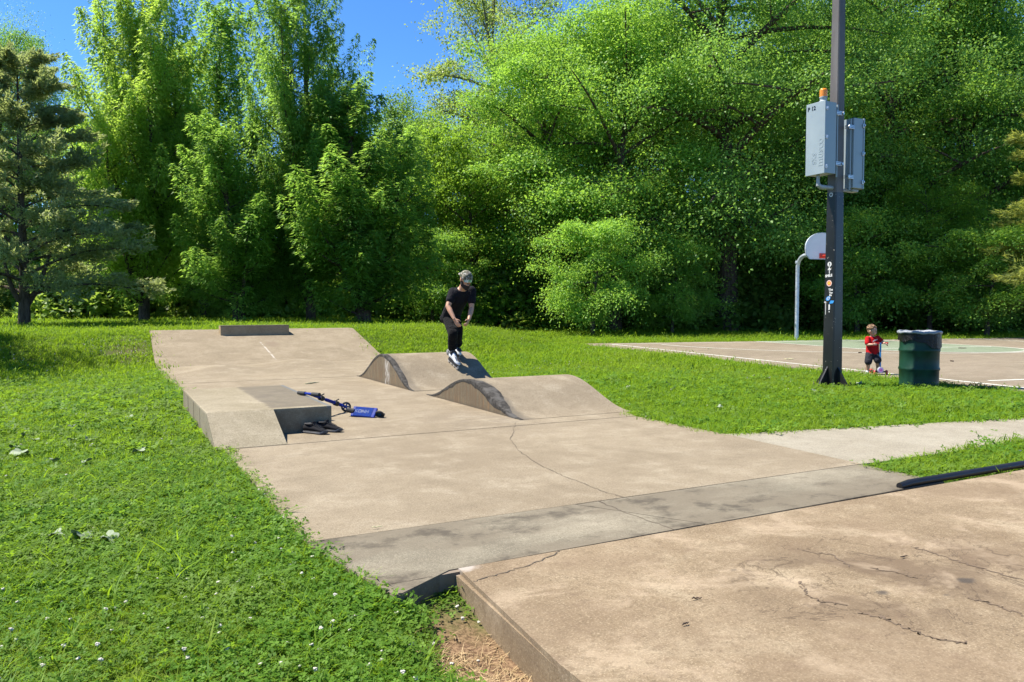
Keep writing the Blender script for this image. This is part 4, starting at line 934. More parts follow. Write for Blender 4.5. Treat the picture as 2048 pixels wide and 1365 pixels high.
def wheel(nm, c, ax, rad, parent, mt=M_rub, mc=M_teal):
    ax = Vector(tuple(ax)).normalized(); q = ax.to_track_quat('Z', 'Y').to_matrix().to_4x4(); Mw = Matrix.Translation(tuple(c)) @ q; wdt = .014
    e = MB(); rr = []
    for k in range(12): a = 2 * PI * k / 12; rr.append((rad - .011 + .011 * math.cos(a), wdt * math.sin(a)))
    rr.append(rr[0]); e.lathe(rr, 28, Mw, False); wo = e.build(nm, mt, parent, True)
    mb = MB(); mb.lathe([(rad - .024, -.008), (rad - .015, -.01), (rad - .015, .01), (rad - .024, .008), (rad - .024, -.008)], 28, Mw, False); mb.lathe([(.018, -.016), (.018, .016)], 12, Mw)
    for k in range(5): mb.box((.012, -.008, -.006), (rad - .02, .008, .006), Mw @ Matrix.Rotation(2 * PI * k / 5, 4, 'Z'))
    mb.build('wheel_core', mc, wo); return wo
wheel('front_wheel', wc, np.array((-.25, -.9, .3)), .06, sc)
mb = MB(); mb.tube([lerp(wc, hb, .14) + np.array((0, -.03, 0)), wc + np.array((-.01, -.035, .0))], .012, 8); mb.tube([lerp(wc, hb, .14) + np.array((0, .03, 0)), wc + np.array((-.01, .035, 0))], .012, 8); mb.build('fork', M_blue, sc)
# deck rests on its side edge, tilted towards the camera
da = at(705, 823, .06) - S0; db = at(752, 827, .05) - S0; dx = unit(db - da); ln = np.linalg.norm(db - da)
dn = unit(np.cross(dx, (0, 0, 1.)) * .75 + np.array((0, 0, .66))); 
if dn @ (EYE - Wf) < 0: dn = -dn; dn[2] = abs(dn[2])
dw = np.cross(dn, dx)
Mk = Matrix(((dx[0], dw[0], dn[0], da[0]), (dx[1], dw[1], dn[1], da[1]), (dx[2], dw[2], dn[2], da[2]), (0, 0, 0, 1)))
MB().box((0, -.065, -.014), (ln, .065, .012), Mk, .008, 2).build('deck', M_blue, sc); MB().box((.03, -.058, .0125), (ln * .86, .058, .0145), Mk).build('grip_tape', M_grip, sc)
me = text_mesh('KONH', .06, .0003, .001); me.transform(Mk @ Matrix.Translation((ln * .42, 0, .0155))); me.materials.append(paint('deck_print', (.03, .06, .17), .6)); link(bpy.data.objects.new('deck_print', me), sc)
MB().tube([da - dx * .06 + dn * .02, da + dx * .02], [.026, .03], 10).build('folding_joint', M_rub, sc)
wheel('rear_wheel', db + dx * .045 - dn * .005, dw, .052, sc); 
mb = MB(); mb.box((ln - .02, -.03, .01), (ln + .1, .03, .022), Mk @ Matrix.Translation((0, 0, .045)) @ Matrix.Rotation(.25, 4, 'Y'), .006, 2); mb.build('rear_brake', M_rub, sc)

# ------------------------------------------------------------------ trainers in front of the ledge
M_shoe = paint('black_shoe_mesh', (.013, .013, .015), .9, 0, .35, 60, .12); M_sole = paint('dark_sole', (.05, .05, .052), .6, 0, .3, 20); M_lace = paint('black_lace', (.03, .03, .032), .7); M_soleline = paint('grey_sole_line', (.28, .28, .28), .6)
def shoe(px, py, az, lab):
    p = at(px, py); s = empty('trainer_shoe', (p[0], p[1], .004), az, lab, 'shoe', 'pair of black trainers by the ledge')
    # length along +X (toe), width Y
    xs = [-.135, -.125, -.09, -.04, .01, .06, .10, .13, .145]; wd = [.02, .032, .037, .036, .038, .046, .046, .034, .012]; ht = [.06, .092, .098, .088, .088, .07, .055, .045, .03]; top = [.6, .55, .5, .5, .45, .55, .6, .6, .6]
    def ringz(x, w_, z0, z1, tp): return [(x, w_ * math.cos(a) * (1 if math.sin(a) < 0 else 1 - (1 - tp) * math.sin(a)), z0 + (z1 - z0) * (.5 + .5 * math.sin(a))) for a in np.linspace(0, 2 * PI, 16, False)]
    MB().ring_loft([ringz(x, w_, .018, h, tp) for x, w_, h, tp in zip(xs, wd, ht, top)]).build('upper', M_shoe, s, 'all')
    MB().ring_loft([[(x + dx_, w_ * 1.08 * c, z + (.012 if x > .12 else 0)) for c, z in ((-1, .0), (1, .0), (1.06, .012), (1.0, .026), (-1.0, .026), (-1.06, .012))] for x, w_, dx_ in zip(xs, wd, [-.006] + [0] * 7 + [.006])]).build('sole', M_sole, s, True)
    MB().ring_loft([[(x, w_ * 1.14 * c, z + (.012 if x > .12 else 0)) for c, z in ((-1, .014), (1, .014), (1, .019), (-1, .019))] for x, w_ in zip(xs[1:], wd[1:])]).build('sole_line', M_soleline, s)
    MB().tube([(-.118 + .052 * (1 - math.cos(a)) - .0, .03 * math.sin(a), .093 - .002 * math.cos(a)) for a in np.linspace(0, 2 * PI, 22)], .0075, 6, False).build('collar', M_lace, s, True)
    MB().ball((-.066, 0, .088), (.04, .022, .008)).build('opening', M_blk, s)
    MB().box((.0, -.018, .07), (.035, .018, .115), Matrix.Rotation(-.35, 4, 'Y'), .006, 2).build('tongue', M_shoe, s)
    for k in range(5):
        x = .0 + k * .017; z = .094 - k * .0065; MB().tube([(x, -.026, z - .008), (x + .004, 0, z + .004), (x + .01, .026, z - .008)], .003, 5).build('lace', M_lace, s)
az_c = math.atan2(-(-FW[0] * 0 + 0), 1)
tod = math.atan2(-.75, .55)
shoe(630, 868, tod, 'black trainer standing nearer the sloped front of the ledge'); shoe(657, 864, tod + .16, 'black trainer standing nearer the blue scooter')

# ------------------------------------------------------------------ people
def PYp(px, py, Yw):
    r = ray(px, py); return EYE + r * (Yw / r[1])
def cap_(mb, p0, r0, p1, r1, n=12):
    mb.ball(p0, r0, u=12, v=8); mb.ball(p1, r1, u=12, v=8); mb.tube([p0, lerp(p0, p1, .5), p1], [r0, (r0 + r1) / 2, r1], n)
def chain(mb, pts, rads):
    for (a, ra), (b, rb_) in zip(zip(pts, rads), list(zip(pts, rads))[1:]): cap_(mb, a, ra, b, rb_)
def basis(fwd, upv=(0, 0, 1)):
    f = unit(np.asarray(fwd, float)); s = unit(np.cross(f, upv)); u = np.cross(s, f)      # x = forward, y = person's left(-s), z = up
    return Matrix(((f[0], -s[0], u[0], 0), (f[1], -s[1], u[1], 0), (f[2], -s[2], u[2], 0), (0, 0, 0, 1)))
def torso(mb, spec):
    rings = []
    for c, a, b in spec: rings.append([np.asarray(c) + np.asarray(a) * math.cos(t) + np.asarray(b) * math.sin(t) for t in np.linspace(0, 2 * PI, 18, False)])
    mb.ring_loft(rings)
def hand(mb, wrist, dirv, palm_n, thumb_side, s=1.0, curl=.5):
    """palm and five curled fingers; dirv wrist->fingertips, palm_n towards the palm side, thumb_side lateral"""
    d = unit(np.asarray(dirv, float)); n = unit(np.asarray(palm_n, float) - d * (np.asarray(palm_n, float) @ d)); t = np.asarray(thumb_side, float); t = unit(t - d * (t @ d) - n * (t @ n))
    for k in range(4):
        off = t * (.028 - .019 * k) * s; cap_(mb, wrist + off * .55 + d * .01 * s, .015 * s, wrist + off + d * .088 * s, .012 * s, 8)
    for k, ln in enumerate((.072, .080, .074, .058)):
        b = wrist + t * (.028 - .019 * k) * s + d * .088 * s; pts = [b]; dd = d; 
        for j, fr in enumerate((.45, .32, .23)):
            an = curl * (j + .6) * .75; dd = unit(d * math.cos(an) + n * math.sin(an)); pts.append(pts[-1] + dd * ln * fr * s)
        chain(mb, pts, [.0095 * s, .009 * s, .0085 * s, .0075 * s])
    b = wrist + t * .022 * s + d * .03 * s; d2 = unit(d * .65 + t * .6 + n * .35); d3 = unit(d * .85 + t * .1 + n * .5)
    chain(mb, [b, b + d2 * .042 * s, b + d2 * .042 * s + d3 * .033 * s], [.0135 * s, .011 * s, .009 * s])
def skinmat(name, c):
    t = NT(name); n = t.noise(14, 4); t.b.inputs['Subsurface Weight'].default_value = .12; t.b.inputs['Subsurface Radius'].default_value = (.012, .005, .003)
    return t.done(t.mix(t.ramp(n, .35, .65), tuple(x * .88 for x in c), c), .5, 0, .4)
def cloth(name, c, bump=.6, sc=9, rough=.85):
    t = NT(name); n = t.noise(sc, 5, .65, dist=1.0); t.bump(n, bump, .05); t.b.inputs['Sheen Weight'].default_value = .03
    return t.done(t.mix(t.ramp(n, .3, .7), tuple(x * .75 for x in c), tuple(x * 1.2 for x in c)), rough, 0, .12)
M_skin = skinmat('skater_skin', (.46, .25, .155)); M_tee = cloth('black_tee', (.008, .008, .011)); M_trs = cloth('black_trousers', (.0045, .0045, .005), 1.0, 9, .85); M_beard = paint('dark_beard', (.016, .011, .009), .85, 0, .4, 60)  # skater's skin is one even tone all over
t = NT('camo_cap'); n1 = t.noise(16, 3, .6); n2 = t.noise(21, 3, .6, stretch=(1.3, 1, 1)); c = t.mix(t.ramp(n1, .46, .52), (.26, .23, .17), (.11, .095, .07)); c = t.mix(t.ramp(n2, .52, .56), c, (.045, .055, .035)); c = t.mix(t.ramp(t.noise(26, 3), .58, .62), c, (.34, .32, .28)); M_camo = t.done(c, .85)
def surf(px, py):
    r = ray(px, py); t_ = 8 / F
    for i in range(12000):
        t_ += .001 / F; q = EYE + r * t_
        if q[2] < bump_z(q[1]): return q
base = surf(908, 733)
sk = empty('person', tuple(base), 0, 'skater in a black T-shirt, trousers and camouflage cap, crouching on inline skates', 'person')
J = lambda px, py, Yw: PYp(px, py, Yw) - base
lat = np.array((1.0, 0, 0)); fwd = np.array((0, -1.0, 0))
hip = J(902, 631, 11.82); chest = J(917, 596, 11.55); nk = J(925, 577, 11.42); head = J(932, 560, 11.30)
shR, shL = J(906, 585, 11.52), J(943, 582, 11.44); elR, elL = J(896, 613, 11.45), J(943, 617, 11.40); wrR, wrL = J(908.5, 638, 11.30), J(938, 639, 11.28)
hpR, hpL = J(898, 636, 11.82), J(908, 634, 11.80); knR, knL = J(906, 668, 11.47), J(916, 664, 11.58); anR, anL = J(903.5, 706, 11.68), J(913, 700, 11.92)
mb = MB()
spn = unit(nk - hip); bk = unit(np.cross(lat, spn))
torso(mb, [(hip - spn * .08, lat * .15, bk * .10), (lerp(hip, chest, .35), lat * .14, bk * .095), (chest, lat * .165, bk * .11), (lerp(chest, nk, .6), lat * .15, bk * .085), (nk, lat * .06, bk * .06)])
chain(mb, [nk - spn * .02, lerp(nk, head, .55)], [.062, .058])
for a, e, wv in ((shR, elR, wrR), (shL, elL, wrL)): chain(mb, [a, lerp(a, e, .5), e, lerp(e, wv, .35), wv], [.058, .052, .042, .043, .028])
hand(mb, wrR, J(917, 651.5, 11.24) - wrR, (.6, .3, 0), (.2, -1, .3), 1.0, .45); hand(mb, wrL, J(933, 651, 11.22) - wrL, (-.6, .3, 0), (-.3, -1, .3), 1.0, .6)
for h_, k_, a_ in ((hpR, knR, anR), (hpL, knL, anL)): chain(mb, [h_, k_, lerp(k_, a_, .3), a_], [.08, .055, .055, .04])
hf = unit(np.array((.10, -1, -.38))); HB_ = basis(hf); hs = 1.08
def hp_(x, y, z): return head + np.array(HB_ @ Vector((x * hs, y * hs, z * hs)))
mb.ball(hp_(-.01, 0, .02), (.098 * hs, .078 * hs, .108 * hs), HB_, 18, 12); mb.ball(hp_(.02, 0, -.055), (.066 * hs, .056 * hs, .062 * hs), HB_)
mb.ball(hp_(.095, 0, -.005), (.018, .013, .022), HB_); mb.ball(hp_(.088, 0, -.055), (.012, .024, .008), HB_)
for s_ in (-1, 1): mb.ball(hp_(-.012, .083 * s_, -.002), (.02, .009, .032), HB_); mb.ball(hp_(.065, .033 * s_, -.02), (.025, .02, .02), HB_)
skin(mb, 'body', M_skin, sk, .0062, 3)
mb = MB(); w_ = .012
torso(mb, [(hip - spn * .05, lat * .162, bk * .118), (hip + spn * .03, lat * .165, bk * .12), (lerp(hip, chest, .4), lat * .165, bk * .12), (chest, lat * .185, bk * .13), (lerp(chest, nk, .55), lat * .178, bk * .105), (lerp(chest, nk, .92), lat * .10, bk * .075)])
for a, e in ((shR, elR), (shL, elL)): chain(mb, [lerp(a, chest, .35), a, lerp(a, e, .30), lerp(a, e, .56)], [.085, .08, .077, .073])
skin(mb, 't_shirt', M_tee, sk, .009, 4)
mb = MB(); mb.ball(hip - spn * .07, (.17, .14, .12)); 
for h_, k_, a_ in ((hpR, knR, anR), (hpL, knL, anL)):
    c_ = lerp(k_, a_, .72); chain(mb, [h_, lerp(h_, k_, .5), k_, lerp(k_, a_, .4), c_], [.112, .098, .082, .08, .07]); mb.ball(lerp(k_, a_, .6) + (.012, -.012, 0), .078); mb.ball(lerp(h_, k_, .8) + (0, -.02, 0), .09)
skin(mb, 'trousers', M_trs, sk, .010, 3)
# cap worn backwards, sunglasses, beard
mb = MB(); rings = []
for i in range(9):
    a = i / 8 * PI / 2; rr = math.cos(a) * .1 + .004; zz = .035 + .105 * math.sin(a); rings.append([hp_(-.012 + rr * 1.1 * math.cos(q), rr * .9 * math.sin(q), zz - (.02 * math.cos(q) if i < 3 else 0) * (1 - i / 3)) for q in np.linspace(0, 2 * PI, 24, False)])
mb.ring_loft(rings); mb.build('cap', M_camo, sk, True)
mb = MB(); o_ = [(-.10 - .075 * math.cos(q), .075 * math.sin(q)) for q in np.linspace(-PI / 2, PI / 2, 12)]
mb.ring_loft([[hp_(x, y, .045 - .9 * y * y) for x, y in o_], [hp_(x, y, .052 - .9 * y * y) for x, y in o_]]); mb.build('cap_brim', paint('grey_brim', (.26, .25, .22), .8), sk)
M_lens = paint('mirrored_lens', (.35, .55, .7), .12, .7, .05, 5, .6)
mb = MB(); mb.ring_loft([[hp_(.098 * math.cos(q) + .006, .082 * math.sin(q), z) for q in np.linspace(-1.0, 1.0, 14)] + [hp_(.091 * math.cos(q) + .006, .075 * math.sin(q), z) for q in np.linspace(1.0, -1.0, 14)] for z in (-.012, .008, .03)]); mb.build('sunglasses', M_lens, sk)
for s_ in (-1, 1): MB().tube([hp_(.055, .077 * s_, .018), hp_(-.01, .086 * s_, .012)], .004, 6).build('glasses_arm', M_rub, sk)
mb = MB(); mb.ball(hp_(.03, 0, -.085), (.062 * hs, .062 * hs, .052 * hs), HB_)
for s_ in (-1, 1): mb.ball(hp_(.005, .062 * s_, -.055), (.04, .018, .055), HB_)
mb.ball(hp_(.078, 0, -.038), (.014, .034, .007), HB_); mb.ball(hp_(.055, 0, -.115), (.035, .035, .035), HB_)
skin(mb, 'beard', M_beard, sk, .006, 2)
# inline skates
M_boot = paint('white_skate_shell', (.5, .52, .54), .25, 0, .06, 6, .5, .3); M_liner = paint('black_skate_liner', (.02, .02, .022), .7); M_trim = paint('grey_trim', (.5, .5, .5), .5); M_wheelc = paint('grey_skate_wheel', (.35, .32, .28), .5)
def skate(heel, toe, ank):
    d = unit(toe - heel); s = unit(np.cross(d, (0, 0, 1.))); u = np.cross(s, d); L = .29; c0 = (heel + toe) / 2
    Mx = Matrix(((d[0], s[0], u[0], c0[0]), (d[1], s[1], u[1], c0[1]), (d[2], s[2], u[2], c0[2]), (0, 0, 0, 1)))
    T = lambda x, y, z: Mx @ Vector((x, y, z))
    for x in (-.12, -.04, .04, .12): MB().lathe([(.026, -.012), (.036, -.008), (.039, 0), (.036, .008), (.026, .012)], 18, Mx @ Matrix.Translation((x, 0, .039)) @ Matrix.Rotation(PI / 2, 4, 'X')).build('skate_wheel', M_wheelc, sk, True)
    MB().box((-.14, -.02, .045), (.13, .02, .095), Mx, .008, 2).build('skate_frame', M_liner, sk)
    xs = [-.145, -.13, -.09, -.03, .03, .09, .135, .155]; wd = [.022, .038, .044, .042, .046, .052, .04, .015]; ht = [.16, .19, .215, .21, .185, .155, .135, .118]
    rr = [[T(x, w2 * math.cos(q) * (1 if math.sin(q) < 0 else 1 - .35 * math.sin(q)), .092 + (h - .092) * (.5 + .5 * math.sin(q))) for q in np.linspace(0, 2 * PI, 16, False)] for x, w2, h in zip(xs, wd, ht)]
    MB().ring_loft(rr).build('skate_boot', M_boot, sk, 'all')
    top = np.array(T(-.055, 0, .2)); en = ank + unit(ank - top) * .11
    MB().tube([top, lerp(top, en, .5), en], [.056, .058, .062], 16).build('skate_cuff', M_liner, sk, True)
    for f_ in (.35, .72, .98): 
        q0 = lerp(top, en, f_); ax_ = unit(en - top); MB().tube([q0 - ax_ * .008, q0 + ax_ * .008], [.0615 + .004 * f_] * 2, 16).build('cuff_trim', M_trim, sk, True)
    MB().box((-.01, -.03, .19), (.075, .03, .2), Mx @ Matrix.Translation((0, 0, -.004)) @ Matrix.Rotation(.42, 4, 'Y') @ Matrix.Translation((.0, 0, .022)), .004).build('skate_tongue', M_liner, sk)
    for k in range(4): MB().tube([T(.01 + k * .022, -.036, .188 - k * .011), T(.016 + k * .022, 0, .205 - k * .011), T(.01 + k * .022, .036, .188 - k * .011)], .004, 5).build('skate_lace', M_liner, sk)
h1, t1 = surf(897.5, 725), surf(913, 739.5); skate(h1 - base, t1 - base, anR)
q2 = surf(917, 721); dY = .24; h2 = np.array((q2[0] - .03, q2[1] + dY, bump_z(q2[1] + dY))); skate(h2 - base, q2 - base, anL)

# child with three-wheel scooter
cb = at(1746, 749); CDp = float((cb - EYE) @ FW)
kid = empty('person', tuple(cb), 0, 'small child in a red T-shirt and dark shorts holding a blue scooter', 'person')
K_ = lambda px, py, dd=0.0: atd(px, py, CDp + dd) - cb
M_kskin = skinmat('child_skin', (.46, .265, .175)); M_red = cloth('red_tee', (.38, .008, .010), .4); M_shorts = cloth('dark_shorts', (.022, .022, .028), .6); M_hair = NT('sandy_hair'); n = M_hair.noise(30, 4, .7); M_hair.bump(n, 1, .03); M_hair = M_hair.done(M_hair.mix(M_hair.ramp(n, .35, .65), (.10, .055, .028), (.3, .185, .10)), .6)
khead = K_(1744.5, 662, -.03); knk = K_(1744, 672.5); khip = K_(1745, 706); kch = K_(1745, 684)
r3, f3 = RT, unit(np.array((-FW[0], -FW[1], 0)))
mb = MB()
sh1, sh2 = K_(1735.5, 678, -.02), K_(1755, 676.5, .02); el1, el2 = K_(1734.5, 690, -.06), K_(1764, 683.5, -.03); wr1, wr2 = K_(1745.5, 689.5, -.14), K_(1769, 687.2, -.13)
torso(mb, [(khip, r3 * .09, f3 * .07), (kch, r3 * .095, f3 * .07), (lerp(kch, knk, .7), r3 * .08, f3 * .05), (knk, r3 * .035, f3 * .035)]); chain(mb, [knk - (0, 0, .02), knk + (0, 0, .03)], [.035, .033])
for a, e, wv in ((sh1, el1, wr1), (sh2, el2, wr2)): chain(mb, [a, e, lerp(e, wv, .4), wv], [.032, .025, .026, .018])
hand(mb, wr1, r3 * 1 + f3 * .2 + np.array((0, 0, .1)), -f3 + np.array((0, 0, -.2)), (0, 0, 1), .55, .8); hand(mb, wr2, r3 * .9 - np.array((0, 0, .25)), -f3 * .4 - np.array((0, 0, .8)), f3, .55, 1.0)
k1, k2 = K_(1736.5, 724, -.05), K_(1755.5, 721, -.08); a1, a2 = K_(1735, 742, 0), K_(1756, 741, .02)
for h_, k_, a_ in ((K_(1739.5, 708), k1, a1), (K_(1750.5, 707), k2, a2)): chain(mb, [h_, k_, lerp(k_, a_, .3), a_], [.06, .04, .041, .027])
chain(mb, [a1 + (0, 0, -.02), a1 + f3 * .06 - r3 * .03 + (0, 0, -.035)], [.026, .022]); chain(mb, [a2 + (0, 0, -.02), a2 + f3 * .06 + (0, 0, -.03)], [.026, .022])
kf = unit(f3 * .75 + r3 * .65 + np.array((0, 0, -.12))); KB = basis(kf)
def kh(x, y, z): return khead + np.array(KB @ Vector((x, y, z)))
mb.ball(kh(-.008, 0, .015), (.084, .072, .080), KB, 18, 12); mb.ball(kh(.022, 0, -.038), (.056, .05, .048), KB); mb.ball(kh(.082, 0, -.015), (.010, .009, .011), KB); mb.ball(kh(.072, 0, -.046), (.008, .018, .006), KB)
for s_ in (-1, 1): mb.ball(kh(-.005, .072 * s_, -.012), (.014, .008, .02), KB); mb.ball(kh(.052, .03 * s_, -.03), (.02, .018, .018), KB)
skin(mb, 'body', M_kskin, kid, .0045, 3)
mb = MB()
for s_ in (-1, 1): mb.ball(kh(.073, .028 * s_, .004), (.006, .010, .006), KB)
mb.build('eyes', M_rub, kid)
mb = MB(); rr_ = random.Random(8); mb.ball(kh(-.02, 0, .035), (.084, .078, .074), KB)
for k in range(60):
    a = rr_.uniform(0, 2 * PI); e = rr_.uniform(.1, 1.5); d = (math.cos(a) * math.cos(e), math.sin(a) * math.cos(e), math.sin(e))
    if d[0] > .55 and d[2] < .55: continue
    c = kh(-.015 + d[0] * .086, d[1] * .08, .03 + d[2] * .078); mb.ball(c, rr_.uniform(.010, .02), u=7, v=5)
skin(mb, 'hair', M_hair, kid, .005, 1)
mb = MB()
torso(mb, [(lerp(khip, kch, -.12), r3 * .125, f3 * .095), (khip, r3 * .12, f3 * .09), (kch, r3 * .112, f3 * .085), (lerp(kch, knk, .55), r3 * .105, f3 * .07), (lerp(kch, knk, .92), r3 * .055, f3 * .045)])
for a, e in ((sh1, el1), (sh2, el2)): chain(mb, [lerp(a, kch, .35), a, lerp(a, e, .72)], [.05, .05, .048])
skin(mb, 't_shirt', M_red, kid, .006, 3)
pr = MB(); c_ = lerp(kch, knk, .22)
pr.ring_loft([[c_ + r3 * u + np.array((0, 0, v)) + f3 * (.086 - .9 * u * u + o_) for u, v in ((-.035, -.03), (.0, -.008), (.05, .018), (.055, .03), (.0, .014), (-.03, -.008))] for o_ in (.0, .004)]); pr.build('shirt_print', M_wht, kid)
mb = MB(); mb.ball(khip + (0, 0, -.03), (.115, .09, .07))
for h_, k_ in ((K_(1739.5, 708), k1), (K_(1750.5, 707), k2)): chain(mb, [h_, lerp(h_, k_, .5), lerp(h_, k_, .98)], [.075, .07, .068])
skin(mb, 'shorts', M_shorts, kid, .006, 3)
M_kshoe = paint('pale_shoe', (.42, .42, .45), .6); M_kdark = paint('navy_shoe', (.03, .04, .07), .6)
for a_, of, mt in ((a1, f3 * .07 - r3 * .045, M_kshoe), (a2, f3 * .075 - r3 * .015, M_kdark)):
    h_ = a_.copy(); mb = MB(); zf = .028 if mt is M_kshoe else .075; p0 = np.array((h_[0], h_[1], zf)); chain(mb, [p0 - of * .35, p0 + of * .5, p0 + of], [.03, .034, .026]); mb.ball(p0 + (0, 0, .03), .034); skin(mb, 'shoe', mt, kid, .006, 3)
    MB().box((-.06, -.03, 0), (.07, .03, .012), Matrix.Translation(tuple(np.array((*(h_ + of * .3)[:2], zf - .028)))) @ Matrix.Rotation(math.atan2(of[1], of[0]), 4, 'Z'), .008).build('shoe_sole', M_wht, kid)
ks = empty('child_scooter', tuple(at(1760.5, 751)), 0, 'light blue three-wheeled toddler scooter with red handlebar and pink front disc', 'scooter')
ko = np.array(ks.location); KS = lambda px, py, dd=-.1: atd(px, py, CDp + dd) - ko
M_lb = paint('light_blue_plastic', (.015, .17, .42), .35, 0, .08); M_redp = paint('red_plastic', (.4, .015, .015), .35); M_wr = paint('pink_red_wheel', (.5, .08, .06), .4); M_pk = paint('pink_disc', (.72, .36, .66), .4); M_lil = paint('lilac_disc', (.6, .6, .78), .4)
st0 = KS(1760.5, 741); st1 = KS(1761, 687.5)
MB().tube([st0, lerp(st0, st1, .75)], .013, 12).build('stem', M_lb, ks, True); MB().tube([lerp(st0, st1, .7), st1], .0155, 12).build('stem_sleeve', M_lb, ks, True); MB().tube([st1 - (0, 0, .012), st1 + (0, 0, .016)], .02, 12).build('stem_cap', M_lb, ks, True)
MB().tube([KS(1753, 687.5), KS(1775, 686.8)], .012, 10).build('handlebar', M_redp, ks, True)
MB().tube([KS(1770, 687), KS(1776, 686.7)], .016, 10).build('grip', M_redp, ks, True); MB().tube([KS(1751, 687.7), KS(1757, 687.4)], .016, 10).build('grip', M_redp, ks, True)
fa = unit(f3); qf = Vector(tuple(fa)).to_track_quat('Z', 'Y').to_matrix().to_4x4(); dc = KS(1760.5, 740.5, -.13)
for rr, oo, mt, nm in ((.058, 0, M_wht, 'front_disc'), (.049, .012, M_lil, 'disc_ring'), (.042, .014, M_pk, 'disc_face')): MB().lathe([(rr, oo), (rr, oo + .012)], 28, Matrix.Translation(tuple(dc)) @ qf).build(nm, mt, ks)
hr = [(16 * math.sin(q) ** 3 / 16 * .02, (13 * math.cos(q) - 5 * math.cos(2 * q) - 2 * math.cos(3 * q) - math.cos(4 * q)) / 16 * .019) for q in np.linspace(0, 2 * PI, 24, False)]
MB().ring_loft([[dc + fa * oo + r3 * u + np.array((0, 0, v)) for u, v in hr] for oo in (.0265, .029)]).build('heart_mark', paint('magenta_heart', (.6, .08, .42), .4), ks)
for px in (1748, 1773): MB().lathe([(.02, -.014), (.038, -.012), (.044, 0), (.038, .012), (.02, .014)], 20, Matrix.Translation((*(KS(px, 744))[:2], .045)) @ Vector(tuple(r3)).to_track_quat('Z', 'Y').to_matrix().to_4x4()).build('front_wheel', M_wr, ks, True)
wz = np.array((0, 0, .05)); wl, wr_ = KS(1748, 744), KS(1773, 744); MB().tube([(wl[0], wl[1], .05), (st0[0], st0[1], .055), (wr_[0], wr_[1], .05)], [.014, .022, .014], 8).build('front_axle', M_rub, ks)
dk = np.array((st0[0], st0[1], .052)); bkd = -fa; Md = Matrix(((bkd[0], r3[0], 0, dk[0]), (bkd[1], r3[1], 0, dk[1]), (0, 0, 1, dk[2]), (0, 0, 0, 1)))
MB().box((0, -.05, -.015), (.34, .05, .006), Md, .01, 2).build('deck', M_rub, ks); MB().lathe([(.02, -.02), (.04, -.02), (.042, 0), (.04, .02), (.02, .02)], 18, Matrix.Translation((*(dk + bkd * .36)[:2], .042)) @ Vector(tuple(r3)).to_track_quat('Z', 'Y').to_matrix().to_4x4()).build('rear_wheel', M_wr, ks, True)

# ------------------------------------------------------------------ fallen leaves and twigs
M_fleaf = leaf_mat('fallen_leaf_pale', (.26, .31, .2), (.38, .43, .31), (.25, .3, .15), .2); M_fleafg = leaf_mat('fallen_leaf_green', (.13, .2, .04), (.22, .28, .06), (.2, .28, .04), .25); M_twig = paint('twig_brown', (.055, .035, .024), .9); M_seed = paint('pale_seed_husk', (.5, .46, .26), .8)
def lobed(seed, s):
    r = random.Random(seed); o = []; n = 30
    for k in range(n):
        a = 2 * PI * k / n; rad = s * (.62 + .34 * abs(math.cos(2.5 * a)) ** 1.5) * r.uniform(.9, 1.08); o.append((rad * math.cos(a), rad * .8 * math.sin(a), s * (.22 * math.cos(2 * a + seed) + .1 * math.sin(3 * a))))
    v = [(0, 0, .0)] + o + [(0, 0, -.0015)] + [(x, y, z - .0015) for x, y, z in o]
    f = [(0, 1 + k, 1 + (k + 1) % n) for k in range(n)] + [(n + 1, n + 2 + (k + 1) % n, n + 2 + k) for k in range(n)] + [(1 + k, n + 2 + k, n + 2 + (k + 1) % n, 1 + (k + 1) % n) for k in range(n)]
    return v, f
LV = [lobed(s, 1) for s in range(4)]
for i, (px, py, s) in enumerate([(40, 905, .09), (28, 895, .07), (70, 880, .06), (130, 823, .08), (145, 880, .06), (180, 877, .07), (255, 838, .08), (278, 900, .08), (85, 842, .06), (108, 918, .05), (145, 855, .05), (48, 872, .05), (165, 1072, .075), (218, 1076, .07), (110, 1070, .06), (205, 842, .05), (172, 920, .05)]):
    z = .05; p = at(px, py, z - .035); v, f = LV[i % 4]; me = bpy.data.meshes.new('fallen_leaf'); me.from_pydata([(x * s, y * s, q * s) for x, y, q in v], [], f); me.materials.append(M_fleaf)
    o = link(bpy.data.objects.new('fallen_leaf', me)); o.location = (p[0], p[1], float(terrain(p[0], p[1])) + .06); o.rotation_euler = (r_.uniform(-.5, .5), r_.uniform(-.5, .5), r_.uniform(0, 6)); tag(o, 'pale fallen leaf caught in the clover beside the skate pad', 'leaf', 'pale leaves on the clover lawn')
for i, (px, py, s) in enumerate([(1535, 758, .09), (1505, 752, .07), (1718, 770, .08), (1628, 783, .06), (1338, 770, .06), (1345, 778, .06), (1255, 776, .06), (1440, 812, .05), (2030, 808, .06), (1498, 758, .06)]):
    p = at(px, py, .02); v, f = LV[i % 4]; me = bpy.data.meshes.new('fallen_leaf'); me.from_pydata([(x * s, y * s, q * s) for x, y, q in v], [], f); me.materials.append(M_fleaf)
    o = link(bpy.data.objects.new('fallen_leaf', me)); o.location = (p[0], p[1], float(terrain(p[0], p[1])) + .06); o.rotation_euler = (r_.uniform(-.5, .5), r_.uniform(-.5, .5), r_.uniform(0, 6)); tag(o, 'pale fallen leaf on the grass between the rollers and the court', 'leaf', 'pale leaves on the court-side grass')
